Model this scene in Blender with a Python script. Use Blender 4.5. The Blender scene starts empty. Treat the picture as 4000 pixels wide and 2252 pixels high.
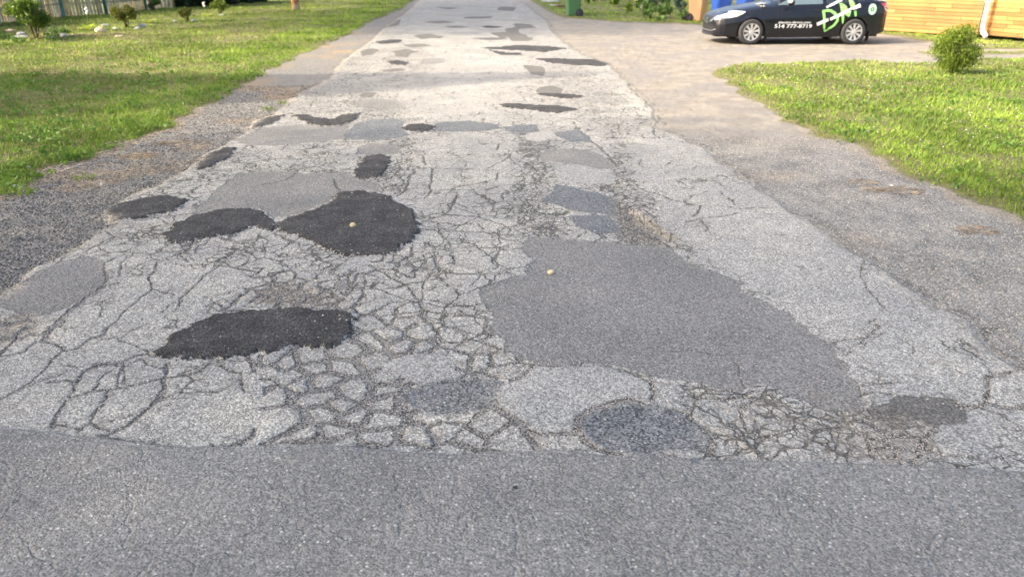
import bpy, bmesh, math, random
import numpy as np
from mathutils import Vector, Matrix
R = math.radians
rnd = random.Random(7)
rng = np.random.default_rng(11)
SC = bpy.context.scene
COL = SC.collection
# ------------------------------------------------------------------ camera, sky, sun, exposure
F_PX, CX, CY, VH, CAMH = 2910.0, 2000.0, 1126.0, -165.0, 2.0
PITCH = math.atan((CY - VH) / F_PX)
cam_d = bpy.data.cameras.new('camera'); cam = bpy.data.objects.new('camera', cam_d); COL.objects.link(cam)
cam.location = (0, 0, CAMH); cam.rotation_euler = (math.pi / 2 - PITCH, 0, 0)
cam_d.sensor_width = 36.0; cam_d.lens = 36.0 * F_PX / 4000.0
cam_d.clip_start = 0.05; cam_d.clip_end = 800
cam_d.dof.use_dof = True; cam_d.dof.focus_distance = 4.6; cam_d.dof.aperture_fstop = 2.4
SC.camera = cam
SUN_EL, SUN_AZ = R(34), R(14)              # light travels towards +X, a little +Y
w = bpy.data.worlds.new('World'); SC.world = w; w.use_nodes = True
nt = w.node_tree; bg = nt.nodes['Background']
sky = nt.nodes.new('ShaderNodeTexSky'); sky.sky_type = 'NISHITA'; sky.sun_disc = False
sky.sun_elevation = SUN_EL; sky.sun_rotation = math.atan2(-math.cos(SUN_AZ), -math.sin(SUN_AZ)) % (2 * math.pi)
sky.air_density = 0.9; sky.dust_density = 7.0; sky.ozone_density = 0.3
nt.links.new(sky.outputs[0], bg.inputs[0]); bg.inputs[1].default_value = 0.15
sl = bpy.data.lights.new('sun', 'SUN'); sun = bpy.data.objects.new('sun', sl); COL.objects.link(sun)
sl.energy = 2.0; sl.angle = R(0.9); sl.color = (1.0, 0.86, 0.68)
SDIR = Vector((math.cos(SUN_AZ) * math.cos(SUN_EL), math.sin(SUN_AZ) * math.cos(SUN_EL), -math.sin(SUN_EL)))
sun.rotation_euler = SDIR.to_track_quat('-Z', 'Y').to_euler(); sun.location = (-20, -5, 30)
SC.view_settings.view_transform = 'Standard'; SC.view_settings.look = 'None'
SC.view_settings.gamma = 1.0; SC.view_settings.use_curve_mapping = False
SC.view_settings.exposure = 1.98
SC.cycles.max_bounces = 6; SC.cycles.transparent_max_bounces = 4
SC.cycles.use_denoising = True

# ------------------------------------------------------------------ helpers
CP, SP_ = math.cos(PITCH), math.sin(PITCH)
def gp(px, py, z=0.0):
    """ground point seen at photo pixel (4000 wide)"""
    a = (px - CX) / F_PX; b = -(py - CY) / F_PX
    dx, dy, dz = a, CP + b * SP_, -SP_ + b * CP
    t = (z - CAMH) / dz
    return (dx * t, dy * t)
def ppm(py):                              # pixels (4000) per metre at ground row
    return (py - VH) * CP / CAMH
ZOOMS = {'M': (0, 0, 1 / 1.5528), 2: (1000, 400, 2.417), 3: (2000, 400, 2.417), 4: (3000, 400, 2.417),
         5: (0, 950, 1.611), 6: (1000, 950, 1.611), 7: (2000, 950, 1.611), 8: (3000, 950, 1.526), 9: (1400, 100, 2.342)}
def wp(k, pts):
    ox, oy, s = ZOOMS[k]
    return [gp(ox + x / s, oy + y / s) for x, y in pts]

def tag(o, label=None, cat=None, group=None, kind=None):
    if label: o['label'] = label
    if cat: o['category'] = cat
    if group: o['group'] = group
    if kind: o['kind'] = kind
    return o
def empty(name, loc=(0, 0, 0), rz=0.0):
    o = bpy.data.objects.new(name, None); COL.objects.link(o); o.location = loc; o.rotation_euler = (0, 0, rz)
    o.empty_display_size = 0.2
    return o
def mesh_np(name, V, Fq, mat, parent=None, smooth=True, attrs=None):
    """V (n,3) float, Fq (m,k) int with k = 3 or 4"""
    me = bpy.data.meshes.new(name); k = Fq.shape[1]
    me.vertices.add(len(V)); me.vertices.foreach_set('co', np.ascontiguousarray(V, np.float32).ravel())
    me.loops.add(Fq.size); me.loops.foreach_set('vertex_index', np.ascontiguousarray(Fq, np.int32).ravel())
    me.polygons.add(len(Fq)); me.polygons.foreach_set('loop_start', np.arange(0, Fq.size, k, dtype=np.int32))
    me.polygons.foreach_set('loop_total', np.full(len(Fq), k, np.int32))
    me.polygons.foreach_set('use_smooth', np.full(len(Fq), smooth, bool))
    if attrs:
        for an, av in attrs.items():
            a = me.attributes.new(an, 'FLOAT', 'POINT'); a.data.foreach_set('value', np.ascontiguousarray(av, np.float32))
    me.update(calc_edges=True)
    me.materials.append(mat)
    o = bpy.data.objects.new(name, me); COL.objects.link(o)
    if parent: o.parent = parent
    return o
def obj(name, bm, mat, parent=None, smooth=False):
    me = bpy.data.meshes.new(name); bm.to_mesh(me); bm.free()
    for m in (mat if isinstance(mat, (list, tuple)) else [mat]): me.materials.append(m)
    if smooth:
        for p in me.polygons: p.use_smooth = True
    o = bpy.data.objects.new(name, me); COL.objects.link(o)
    if parent: o.parent = parent
    return o
def box(bm, cx, cy, cz, sx, sy, sz, rz=0.0, bevel=0.0, rx=0.0, ry=0.0):
    r = bmesh.ops.create_cube(bm, size=1.0); vs = r['verts']
    bmesh.ops.scale(bm, vec=(sx, sy, sz), verts=vs)
    if bevel:
        es = list({e for v in vs for e in v.link_edges})
        rr = bmesh.ops.bevel(bm, geom=es, offset=bevel, segments=1, affect='EDGES'); vs = list({v for f in rr['faces'] for v in f.verts} | {v for v in vs if v.is_valid})
    bmesh.ops.transform(bm, matrix=Matrix.Translation((cx, cy, cz)) @ Matrix.Rotation(rz, 4, 'Z') @ Matrix.Rotation(ry, 4, 'Y') @ Matrix.Rotation(rx, 4, 'X'), verts=vs)
def tube(bm, pts, rad, n=8, cap=True):
    pts = [Vector(p) for p in pts]
    if not isinstance(rad, (list, tuple)): rad = [rad] * len(pts)
    rings = []
    for i, p in enumerate(pts):
        d = (pts[min(i + 1, len(pts) - 1)] - pts[max(i - 1, 0)]).normalized()
        a = d.orthogonal().normalized() if i == 0 else (prev - d * prev.dot(d)).normalized()
        prev = a; b = d.cross(a)
        rings.append([bm.verts.new(p + (a * math.cos(2 * math.pi * k / n) + b * math.sin(2 * math.pi * k / n)) * rad[i]) for k in range(n)])
    for i in range(len(rings) - 1):
        for k in range(n):
            bm.faces.new((rings[i][k], rings[i][(k + 1) % n], rings[i + 1][(k + 1) % n], rings[i + 1][k]))
    if cap: bm.faces.new(rings[0][::-1]); bm.faces.new(rings[-1])
def lathe(bm, prof, n=32, axis='Y', c=(0, 0, 0), cap=True):
    """prof: (radius, along) pairs"""
    rings = []
    for r, h in prof:
        ring = []
        for k in range(n):
            a = 2 * math.pi * k / n
            p = (r * math.cos(a), h, r * math.sin(a)) if axis == 'Y' else (r * math.cos(a), r * math.sin(a), h)
            ring.append(bm.verts.new((p[0] + c[0], p[1] + c[1], p[2] + c[2])))
        rings.append(ring)
    for i in range(len(rings) - 1):
        for k in range(n):
            bm.faces.new((rings[i][k], rings[i][(k + 1) % n], rings[i + 1][(k + 1) % n], rings[i + 1][k]))
    if cap: bm.faces.new(rings[0][::-1]); bm.faces.new(rings[-1])

# ---- numpy noise
def _h(ix, iy, seed):
    n = (ix.astype(np.int64) * 374761393 + iy.astype(np.int64) * 668265263 + seed * 974634777) & 0xffffffff
    n = ((n ^ (n >> 13)) * 1274126177) & 0xffffffff
    n = (n ^ (n >> 16)) & 0xffff
    return n.astype(np.float32) / 65535.0
def vnoise(x, y, s, seed=0):
    x = x * s; y = y * s
    ix = np.floor(x); iy = np.floor(y); fx = (x - ix).astype(np.float32); fy = (y - iy).astype(np.float32)
    fx = fx * fx * (3 - 2 * fx); fy = fy * fy * (3 - 2 * fy)
    ix = ix.astype(np.int64); iy = iy.astype(np.int64)
    a = _h(ix, iy, seed); b = _h(ix + 1, iy, seed); c = _h(ix, iy + 1, seed); d = _h(ix + 1, iy + 1, seed)
    return (a + (b - a) * fx) * (1 - fy) + (c + (d - c) * fx) * fy - 0.5
def fbm(x, y, s, o=3, seed=0):
    r = 0; a = 1.0
    for i in range(o):
        r = r + a * vnoise(x, y, s * 2 ** i, seed + 17 * i); a *= 0.5
    return r
def smooth01(t):
    t = np.clip(t, 0, 1); return t * t * (3 - 2 * t)

# ---- shader helpers
class NT:
    def __init__(s, name):
        s.m = bpy.data.materials.new(name); s.m.use_nodes = True; s.t = s.m.node_tree
        s.b = s.t.nodes['Principled BSDF']; s.b.inputs['Specular IOR Level'].default_value = 0.3
    def n(s, ty, **kw):
        nd = s.t.nodes.new(ty)
        for k, v in kw.items(): setattr(nd, k, v)
        return nd
    def put(s, sock, v):
        if hasattr(v, 'links') or isinstance(v, bpy.types.NodeSocket): s.t.links.new(v, sock)
        else:
            if isinstance(v, tuple) and len(v) == 3 and sock.type == 'RGBA': v = (*v, 1)
            sock.default_value = v
    def attr(s, name): return s.n('ShaderNodeAttribute', attribute_name=name).outputs['Fac']
    def math(s, op, a, b=0.0, c=None, clamp=False):
        nd = s.n('ShaderNodeMath', operation=op, use_clamp=clamp); s.put(nd.inputs[0], a); s.put(nd.inputs[1], b)
        if c is not None: s.put(nd.inputs[2], c)
        return nd.outputs[0]
    def mix(s, f, a, b, ty='MIX'):
        nd = s.n('ShaderNodeMix', data_type='RGBA', blend_type=ty, clamp_factor=True)
        s.put(nd.inputs[0], f); s.put(nd.inputs[6], a); s.put(nd.inputs[7], b); return nd.outputs[2]
    def ramp(s, f, x0, x1, y0=0.0, y1=1.0):
        nd = s.n('ShaderNodeMapRange', clamp=True); s.put(nd.inputs[0], f)
        nd.inputs[1].default_value = x0; nd.inputs[2].default_value = x1; nd.inputs[3].default_value = y0; nd.inputs[4].default_value = y1
        return nd.outputs[0]
    def pos(s):
        if not hasattr(s, '_p'): s._p = s.n('ShaderNodeNewGeometry').outputs['Position']
        return s._p
    def noise(s, scale, detail=3, rough=0.55, vec=None):
        nd = s.n('ShaderNodeTexNoise'); nd.inputs['Scale'].default_value = scale; nd.inputs['Detail'].default_value = detail
        nd.inputs['Roughness'].default_value = rough; s.t.links.new(vec or s.pos(), nd.inputs['Vector']); return nd.outputs['Fac']
    def voro(s, scale, feature='F1', vec=None, rnd_=1.0):
        nd = s.n('ShaderNodeTexVoronoi', feature=feature); nd.inputs['Scale'].default_value = scale
        nd.inputs['Randomness'].default_value = rnd_
        s.t.links.new(vec or s.pos(), nd.inputs['Vector']); return nd
    def sepx(s, colour, ch=0):
        nd = s.n('ShaderNodeSeparateColor'); s.put(nd.inputs[0], colour); return nd.outputs[ch]
    def bump(s, h, strength, dist):
        nd = s.n('ShaderNodeBump'); nd.inputs['Strength'].default_value = strength; nd.inputs['Distance'].default_value = dist
        s.put(nd.inputs['Height'], h); s.t.links.new(nd.outputs[0], s.b.inputs['Normal']); return nd
    def out(s, col, rough=0.85):
        s.put(s.b.inputs['Base Color'], col); s.put(s.b.inputs['Roughness'], rough); return s.m

def simple(name, col, rough=0.6, var=0.15, scale=6.0, metal=0.0, bump=0.0, bscale=60.0, spec=0.4):
    n = NT(name); f = n.noise(scale, 4); f2 = n.noise(bscale, 2)
    lo = tuple(c * (1 - var) for c in col); hi = tuple(min(1, c * (1 + var)) for c in col)
    n.b.inputs['Metallic'].default_value = metal; n.b.inputs['Specular IOR Level'].default_value = spec
    if bump: n.bump(f2, 0.6, bump)
    return n.out(n.mix(n.ramp(f, 0.3, 0.7), lo, hi), rough)

# ------------------------------------------------------------------ the traced layout (photo pixels -> ground)
street_edge = wp('M', [(-420, 1080), (-100, 1088), (0, 1092), (60, 1094), (120, 1100), (200, 1110), (300, 1119), (400, 1133), (500, 1141), (560, 1140), (640, 1136), (700, 1130), (800, 1130), (870, 1133), (950, 1143), (1040, 1150), (1100, 1153), (1200, 1154), (1270, 1150), (1350, 1144), (1430, 1148), (1500, 1158), (1600, 1166), (1700, 1166), (1800, 1167), (1900, 1170), (2000, 1172), (2100, 1175), (2200, 1179), (2300, 1184), (2400, 1190), (2500, 1196), (2576, 1199), (2700, 1204), (3000, 1215)])
street = street_edge + [(9, 0.2), (-9, 0.2)]
pave_L = [(-700, 1050), (-300, 880), (0, 740), (60, 704), (110, 672), (200, 628), (240, 590), (290, 566), (250, 540), (330, 498), (400, 464), (470, 432), (485, 418), (530, 386), (590, 352), (612, 335), (640, 308), (690, 292), (720, 262), (760, 235), (800, 215), (840, 190), (860, 160), (905, 125), (940, 100), (960, 80), (985, 60), (1010, 42), (1040, 20), (1062, -5), (1080, -22)]
pave_R = [(1290, -22), (1300, 0), (1330, 20), (1375, 55), (1390, 80), (1415, 105), (1455, 135), (1530, 165), (1560, 195), (1605, 240), (1645, 285), (1650, 322), (1700, 345), (1755, 368), (1800, 412), (1850, 435), (1900, 480), (1975, 528), (2050, 565), (2110, 612), (2180, 652), (2230, 690), (2320, 750), (2400, 800), (2480, 870), (2530, 915), (2600, 960), (3000, 1150), (3400, 1750)]
paved = wp('M', pave_L + pave_R + [(-1100, 1750)])
lawnL_edge = [(-900, 880), (-400, 690), (0, 497), (40, 478), (90, 450), (130, 425), (200, 405), (260, 385), (320, 352), (380, 340), (420, 325), (450, 300), (500, 272), (540, 258), (600, 222), (640, 200), (690, 172), (760, 138), (850, 101), (930, 58), (1000, 27), (1045, 2), (1075, -20)]
lawnL = wp('M', lawnL_edge + [(900, -40), (300, -50), (-900, -50)])
lawnR_lo = [(1788, 186), (1850, 222), (1890, 250), (1930, 268), (1975, 300), (2020, 322), (2060, 345), (2100, 352), (2150, 372), (2200, 395), (2250, 420), (2300, 442), (2360, 470), (2400, 482), (2440, 505), (2480, 520), (2530, 540), (2576, 552), (2900, 690), (3200, 800)]
lawnR_hi = [(3200, 140), (2700, 145), (2576, 148), (2480, 150), (2400, 156), (2330, 160), (2250, 157), (2150, 153), (2050, 155), (1960, 162), (1880, 160), (1815, 172)]
lawnR = wp('M', lawnR_lo + lawnR_hi)
lawnF = wp('M', [(1310, -25), (1335, 3), (1372, 25), (1400, 40), (1420, 46), (1500, 51), (1560, 57), (1620, 59), (1700, 61), (1780, 66), (2000, 72), (2190, 84), (2260, 92), (2330, 106), (2400, 112), (2480, 114), (2700, 120), (3200, 132), (3200, -25)])
strips = [wp('M', [(2300, 130), (2350, 133), (2470, 131), (2560, 130), (2700, 130), (2700, 138), (2450, 138), (2340, 139)]),
          wp('M', [(2300, 122), (2440, 118), (2600, 117), (2800, 120), (2800, 126), (2500, 125), (2380, 126)])]
apron = wp('M', [(-900, 700), (-400, 640), (0, 500), (200, 400), (440, 300), (640, 200), (850, 98), (1060, 0), (1060, 60), (900, 200), (760, 300), (620, 400), (480, 500), (260, 640), (0, 800), (-900, 1200)])

PATCH = [  # (type, zoom, polygon, label)
 ('dk', 'M', [(860, 488), (905, 484), (950, 491), (1000, 508), (1038, 535), (1057, 560), (1052, 590), (1030, 612), (1000, 635), (960, 650), (900, 648), (850, 638), (800, 622), (765, 612), (735, 596), (705, 590), (688, 572), (740, 550), (795, 530), (830, 515), (842, 498)], 'black rounded patch with a pale stone lying on it'),
 ('dk', 'M', [(408, 612), (415, 592), (440, 570), (480, 550), (520, 538), (570, 529), (620, 529), (660, 540), (683, 556), (704, 572), (700, 586), (640, 579), (600, 591), (540, 602), (480, 612), (440, 620)], 'black lobe joining the large rounded patch on its left'),
 ('dk', 'M', [(245, 552), (262, 535), (300, 518), (350, 506), (400, 498), (445, 499), (466, 509), (460, 523), (430, 538), (380, 549), (330, 556), (285, 562)], 'dark oval patch at the gravel edge'),
 ('dk', 'M', [(485, 430), (500, 410), (530, 388), (570, 374), (598, 374), (590, 392), (560, 408), (530, 424), (500, 434)], 'small dark patch on the far left road edge'),
 ('dk', 'M', [(368, 898), (400, 880), (430, 848), (480, 825), (540, 800), (620, 787), (700, 782), (780, 782), (850, 787), (880, 795), (891, 815), (885, 840), (870, 865), (820, 880), (740, 885), (680, 897), (620, 900), (560, 911), (500, 908), (450, 909), (400, 905)], 'black leaf shaped patch nearest the crossing street'),
 ('dk', 'M', [(888, 442), (900, 418), (920, 398), (960, 393), (985, 402), (975, 430), (955, 450), (925, 456), (895, 452)], 'small black patch above the large rounded one'),
 ('dk', 'M', [(730, 292), (760, 291), (800, 299), (832, 304), (860, 292), (907, 288), (900, 300), (880, 312), (850, 321), (810, 321), (780, 315), (750, 303)], 'black bow shaped patch on the left lane'),
 ('dk', 'M', [(612, 332), (640, 312), (680, 296), (716, 293), (700, 309), (660, 324)], 'dark patch against the left shoulder'),
 ('dk', 'M', [(1008, 324), (1030, 316), (1070, 314), (1100, 322), (1095, 332), (1060, 336), (1022, 333)], 'small dark patch in the row across the road'),
 ('dk', 'M', [(1250, 266), (1290, 263), (1340, 267), (1400, 268), (1458, 278), (1440, 285), (1400, 288), (1330, 280), (1270, 274)], 'long dark strip patch on the right lane'),
 ('dk', 'M', [(1350, 236), (1400, 238), (1465, 242), (1472, 249), (1420, 251), (1352, 243)], 'thin dark strip beyond the long one'),
 ('dk', 'M', [(1338, 148), (1400, 150), (1500, 152), (1532, 161), (1520, 170), (1450, 167), (1382, 161)], 'brown grey oval patch near the driveway'),
 ('dk', 'M', [(1190, 123), (1250, 121), (1300, 116), (1370, 118), (1428, 125), (1372, 134), (1310, 130), (1240, 127)], 'far dark patch with pointed left end'),
 ('dk', 'M', [(1225, 128), (1270, 134), (1315, 137), (1308, 142), (1262, 141)], 'short dark patch under the pointed one'),
 ('dk', 'M', [(972, 158), (1000, 154), (1028, 160), (1022, 167), (988, 165)], 'small far dark oval on the left lane'),
 ('dk', 'M', [(943, 107), (985, 101), (1014, 103), (1005, 110), (958, 114)], 'far dark patch at the left edge'),
 ('dk', 'M', [(1198, 69), (1230, 67), (1275, 70), (1235, 73)], 'thinnest far dark patch'),
 ('br', 8, [(600, 1010), (700, 960), (800, 925), (920, 920), (1050, 940), (1130, 975), (1185, 1020), (1190, 1070), (1180, 1100), (1080, 1105), (1000, 1115), (940, 1110), (880, 1075), (820, 1120), (740, 1120), (660, 1080)], 'brown grey patch near the right end of the crossing street'),
 ('md', 'M', [(1325, 598), (1390, 604), (1470, 610), (1560, 618), (1690, 625), (1694, 640), (1730, 660), (1800, 690), (1872, 716), (1860, 735), (1920, 765), (1980, 795), (2040, 845), (2090, 880), (2120, 920), (2160, 985), (2192, 1025), (2160, 1045), (2060, 1030), (1990, 1005), (1955, 985), (1900, 967), (1890, 985), (1858, 995), (1780, 970), (1720, 958), (1640, 950), (1560, 930), (1450, 922), (1350, 925), (1300, 905), (1268, 885), (1272, 860), (1228, 840), (1242, 800), (1212, 770), (1200, 735), (1245, 715), (1322, 695), (1340, 660), (1313, 640)], 'very large smooth grey patch covering most of the right lane'),
 ('md', 'M', [(-160, 810), (-60, 770), (0, 745), (60, 710), (150, 665), (210, 650), (252, 655), (270, 680), (265, 715), (220, 745), (160, 778), (110, 798), (60, 800), (40, 785), (0, 778), (-80, 815)], 'grey slanted patch at the left edge beside the gravel'),
 ('md', 'M', [(488, 540), (510, 515), (560, 470), (600, 440), (660, 435), (700, 434), (770, 441), (880, 436), (892, 450), (955, 468), (950, 482), (900, 483), (858, 488), (840, 500), (800, 525), (740, 546), (692, 553), (650, 530), (590, 526), (530, 535)], 'wide grey patch behind the black rounded ones'),
 ('md', 'M', [(588, 356), (612, 346), (660, 325), (760, 316), (820, 322), (880, 318), (870, 340), (868, 352), (780, 362), (700, 370), (620, 368)], 'grey patch at the left of the row across the road'),
 ('md', 'M', [(895, 377), (930, 365), (1000, 368), (997, 390), (940, 396), (900, 390)], 'small grey patch above a black one'),
 ('md', 'M', [(1350, 387), (1420, 378), (1480, 382), (1520, 395), (1552, 426), (1510, 430), (1440, 415), (1370, 408)], 'grey leaf shaped patch in the right wheel path'),
 ('br', 'M', [(1345, 232), (1360, 221), (1390, 218), (1415, 226), (1413, 238), (1375, 240)], 'grey round patch above the thin dark strip'),
 ('br', 'M', [(1312, 165), (1365, 170), (1372, 180), (1368, 195), (1335, 188)], 'far grey blotch in the middle of the lane'),
 ('md', 'M', [(850, 712), (868, 708), (882, 724), (862, 740), (838, 732)], 'tiny grey patch in the broken middle'),
 ('br', 9, [(10, 250), (60, 225), (130, 215), (200, 235), (120, 275), (40, 290)], 'far small grey patch beside the left edge'),
 ('br', 'M', [(955, 180), (1000, 174), (1032, 178), (985, 184)], 'far small grey smear on the left lane'),
 ('br', 9, [(1340, 30), (1460, 25), (1480, 70), (1400, 90), (1350, 75)], 'far grey blotch on the right lane'),
 ('br', 9, [(1370, 105), (1500, 95), (1610, 125), (1560, 150), (1400, 150)], 'far brown grey blotch beside the driveway'),
 ('br', 9, [(460, 110), (640, 100), (790, 100), (760, 125), (620, 120)], 'far grey streak on the left lane'),
 ('bl', 'M', [(868, 338), (900, 312), (930, 305), (985, 300), (1020, 308), (1008, 322), (1030, 345), (1000, 353), (940, 358), (868, 353)], 'blue grey patch joining the row across the road'),
 ('bl', 'M', [(1085, 320), (1110, 310), (1180, 307), (1250, 316), (1264, 327), (1200, 335), (1100, 334)], 'long blue grey patch in the row across the road'),
 ('bl', 'M', [(1264, 324), (1300, 318), (1352, 317), (1352, 335), (1300, 338), (1268, 333)], 'short blue grey patch at the right of the row'),
 ('bl', 'M', [(1395, 345), (1400, 335), (1450, 330), (1482, 346), (1486, 361), (1440, 361)], 'blue grey patch edged by a curved crack'),
 ('bl', 'M', [(1360, 510), (1395, 482), (1400, 470), (1450, 478), (1540, 500), (1556, 530), (1540, 545), (1440, 535), (1400, 522)], 'blue grey patch left of the pothole'),
 ('bl', 'M', [(1435, 548), (1530, 546), (1556, 575), (1562, 590), (1500, 592), (1450, 577)], 'blue grey patch just below the one beside the pothole'),
 ('bc', 'M', [(1450, 1060), (1488, 1036), (1580, 1020), (1650, 1020), (1720, 1045), (1775, 1078), (1790, 1110), (1770, 1142), (1700, 1146), (1630, 1150), (1540, 1144), (1480, 1125), (1452, 1090)], 'coarse blue grey round patch ringed by a gravelly crack'),
 ('bc', 'M', [(1005, 1002), (1060, 976), (1120, 961), (1200, 958), (1262, 966), (1250, 1000), (1230, 1032), (1180, 1045), (1100, 1046), (1040, 1032)], 'coarse dark blue grey patch in the rubble'),
 ('pl', 'M', [(1245, 990), (1300, 945), (1360, 928), (1450, 925), (1560, 935), (1600, 952), (1640, 975), (1652, 1010), (1560, 1014), (1495, 1024), (1452, 1050), (1440, 1095), (1400, 1100), (1340, 1082), (1290, 1050), (1258, 1030)], 'light grey slab between the rubble and the coarse round patch'),
 ('pl', 'M', [(960, 927), (1000, 901), (1060, 893), (1120, 900), (1146, 920), (1140, 950), (1100, 965), (1040, 968), (990, 951)], 'light grey oval patch in the rubble'),
 ('pl', 'M', [(850, 680), (865, 664), (900, 648), (952, 652), (930, 668), (890, 683)], 'pale blue patch touching the black rounded one'),
 ('pl', 'M', [(1395, 444), (1400, 421), (1440, 418), (1540, 430), (1552, 458), (1500, 470), (1440, 460)], 'pale brown patch in the right wheel path'),
 ('md', 'M', [(895, 260), (940, 250), (1000, 255), (1012, 273), (962, 283), (908, 272)], 'pale pink grey patch on the left lane'),
 ('br', 'M', [(902, 240), (930, 234), (955, 238), (930, 247), (905, 247)], 'small grey patch above the pale pink one'),
 ('md', 9, [(560, 345), (610, 310), (700, 305), (800, 310), (790, 345), (700, 360), (590, 360)], 'far pale grey patch on the left lane'),
 ('br', 9, [(330, 290), (360, 235), (450, 222), (550, 245), (470, 270), (450, 300)], 'far grey patch left of the lane middle'),
 ('br', 'M', [(1055,57),(1110,54),(1150,58),(1100,61)], 'far grey streak across the lane, below the top'),
 ('br', 'M', [(1090,19),(1160,21),(1130,25)], 'farthest grey streak in view'),
 ('br', 'M', [(1160,44),(1240,43),(1235,48),(1170,49)], 'thin far streak in the shade'),
 ('br', 'M', [(1040,90),(1085,87),(1112,95),(1060,101)], 'far brownish patch at the edge of the sunlit band'),
 ('br', 'M', [(1290,60),(1330,62),(1352,72),(1300,75)], 'far patch by the driveway mouth'),
 ('br', 'M', [(1230,84),(1290,81),(1332,92),(1260,97)], 'far patch in front of the driveway mouth'),
 ('br', 'M', [(1010,115),(1060,112),(1092,118),(1030,122)], 'far streak on the left lane behind the ovals'),
 ('br', 'M', [(1110,68),(1150,66),(1185,70),(1140,73)], 'small far smear in the lane middle'),
 ('br', 'M', [(985,131),(1020,126),(1042,132),(1000,139)], 'far small patch left of the lane middle'),
 ('br', 'M', [(1255,18),(1300,20),(1292,30),(1250,28)], 'far patch at the right road edge'),
 ('br', 'M', [(958,62),(1010,50),(1002,66),(952,76)], 'far dark patch along the left road edge'),
 ('br', 'M', [(1180,98),(1240,96),(1290,100),(1230,104)], 'thin far streak in the sunlit lane'),
 ('pl', 'M', [(1318, 345), (1345, 336), (1398, 334), (1396, 350), (1360, 360), (1322, 355)], 'pale grey patch next to the curved crack'),
]
# spacing, half width, drop-out, damage, dirt
ZONES = [
 ('M', [(1640, 500), (1980, 540), (2250, 720), (2400, 860), (2100, 860), (1900, 740), (1700, 640), (1600, 350), (1720, 350)], .62, .0022, .80, .10, .0),
 ('M', [(1060, 350), (1290, 340), (1270, 480), (1060, 490)], .5, .0022, .6, .25, 0), ('M', [(-100, 890), (250, 800), (420, 660), (640, 700), (400, 880), (640, 960), (640, 1135), (-100, 1090)], .5, .0022, .75, .15, .0),
 ('M', [(1290, 338), (1400, 362), (1370, 400), (1400, 430), (1395, 500), (1440, 600), (1310, 605), (1275, 500), (1310, 420)], .12, .003, .25, .9, .1),
 ('M', [(590, 372), (700, 372), (870, 360), (890, 440), (700, 432), (600, 436), (560, 470), (480, 530), (470, 560), (340, 500), (480, 440), (560, 400)], .26, .0045, .2, .5, .1),
 ('M', [(960, 350), (1060, 350), (1000, 480), (960, 490), (900, 460), (1000, 400)], .11, .004, .15, .8, .1),
 ('M', [(250, 570), (400, 560), (480, 540), (410, 620), (640, 590), (760, 610), (900, 652), (850, 700), (640, 680), (480, 650), (300, 640)], .20, .0045, .25, .5, .1),
 ('M', [(640, 680), (850, 690), (900, 652), (1030, 620), (1090, 610), (1100, 700), (1010, 690), (880, 720), (880, 790), (700, 780), (600, 700)], .15, .009, .05, .35, .2),
 ('M', [(700, 710), (800, 715), (880, 770), (850, 786), (700, 775), (600, 760)], .10, .012, .0, .6, .8),
 ('M', [(890, 770), (1010, 780), (1080, 850), (1230, 850), (1290, 900), (1240, 960), (1260, 1040), (1430, 1110), (1420, 1150), (1250, 1150), (1100, 1152), (640, 1135), (660, 1010), (650, 890), (880, 880)], .165, .0175, .0, .1, .22),
 ('M', [(640, 890), (730, 890), (700, 1132), (640, 1135)], .16, .014, .1, .1, .15),
 ('M', [(1800, 990), (1900, 970), (2000, 1005), (2190, 1040), (2300, 1080), (2400, 1090), (2330, 1180), (1800, 1165), (1790, 1110), (1740, 1040)], .24, .006, .3, .5, .45),
 ('M', [(2190, 1080), (2330, 1080), (2400, 1170), (2250, 1180), (2150, 1130)], .09, .008, .1, .6, .8),
 ('M', [(1540, 440), (1620, 520), (1720, 600), (1700, 630), (1560, 615), (1550, 540)], .07, .009, .0, .9, .9),
 ('M', [(1470, 295), (1640, 300), (1640, 345), (1500, 345)], .17, .004, .2, .5, .3),
 ('M', [(1550, 350), (1590, 430), (1640, 520), (1720, 600), (1780, 640), (1700, 640), (1560, 500), (1540, 430)], .11, .005, .2, .8, .3),
 ('M', [(640, 300), (720, 225), (900, 200), (1000, 240), (1060, 310), (900, 315), (900, 285)], .16, .005, .2, .7, .2),
 ('M', [(820, 160), (980, 120), (1090, 120), (1080, 200), (1000, 240), (740, 230)], .3, .006, .4, .6, .2),
 ('M', [(1340, 190), (1420, 150), (1500, 180), (1600, 280), (1470, 295), (1330, 260)], .26, .004, .3, .6, .2),
 ('M', [(380, 905), (560, 915), (640, 890), (640, 930), (430, 945)], .16, .005, .3, .5, .2),
 ('M', [(1240, 840), (1300, 910), (1340, 930), (1250, 960), (1200, 900)], .12, .01, .1, .5, .5),
 ('M', [(-100, 800), (60, 800), (110, 840), (60, 860), (-100, 900)], .14, .008, .1, .5, .9),
]
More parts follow.
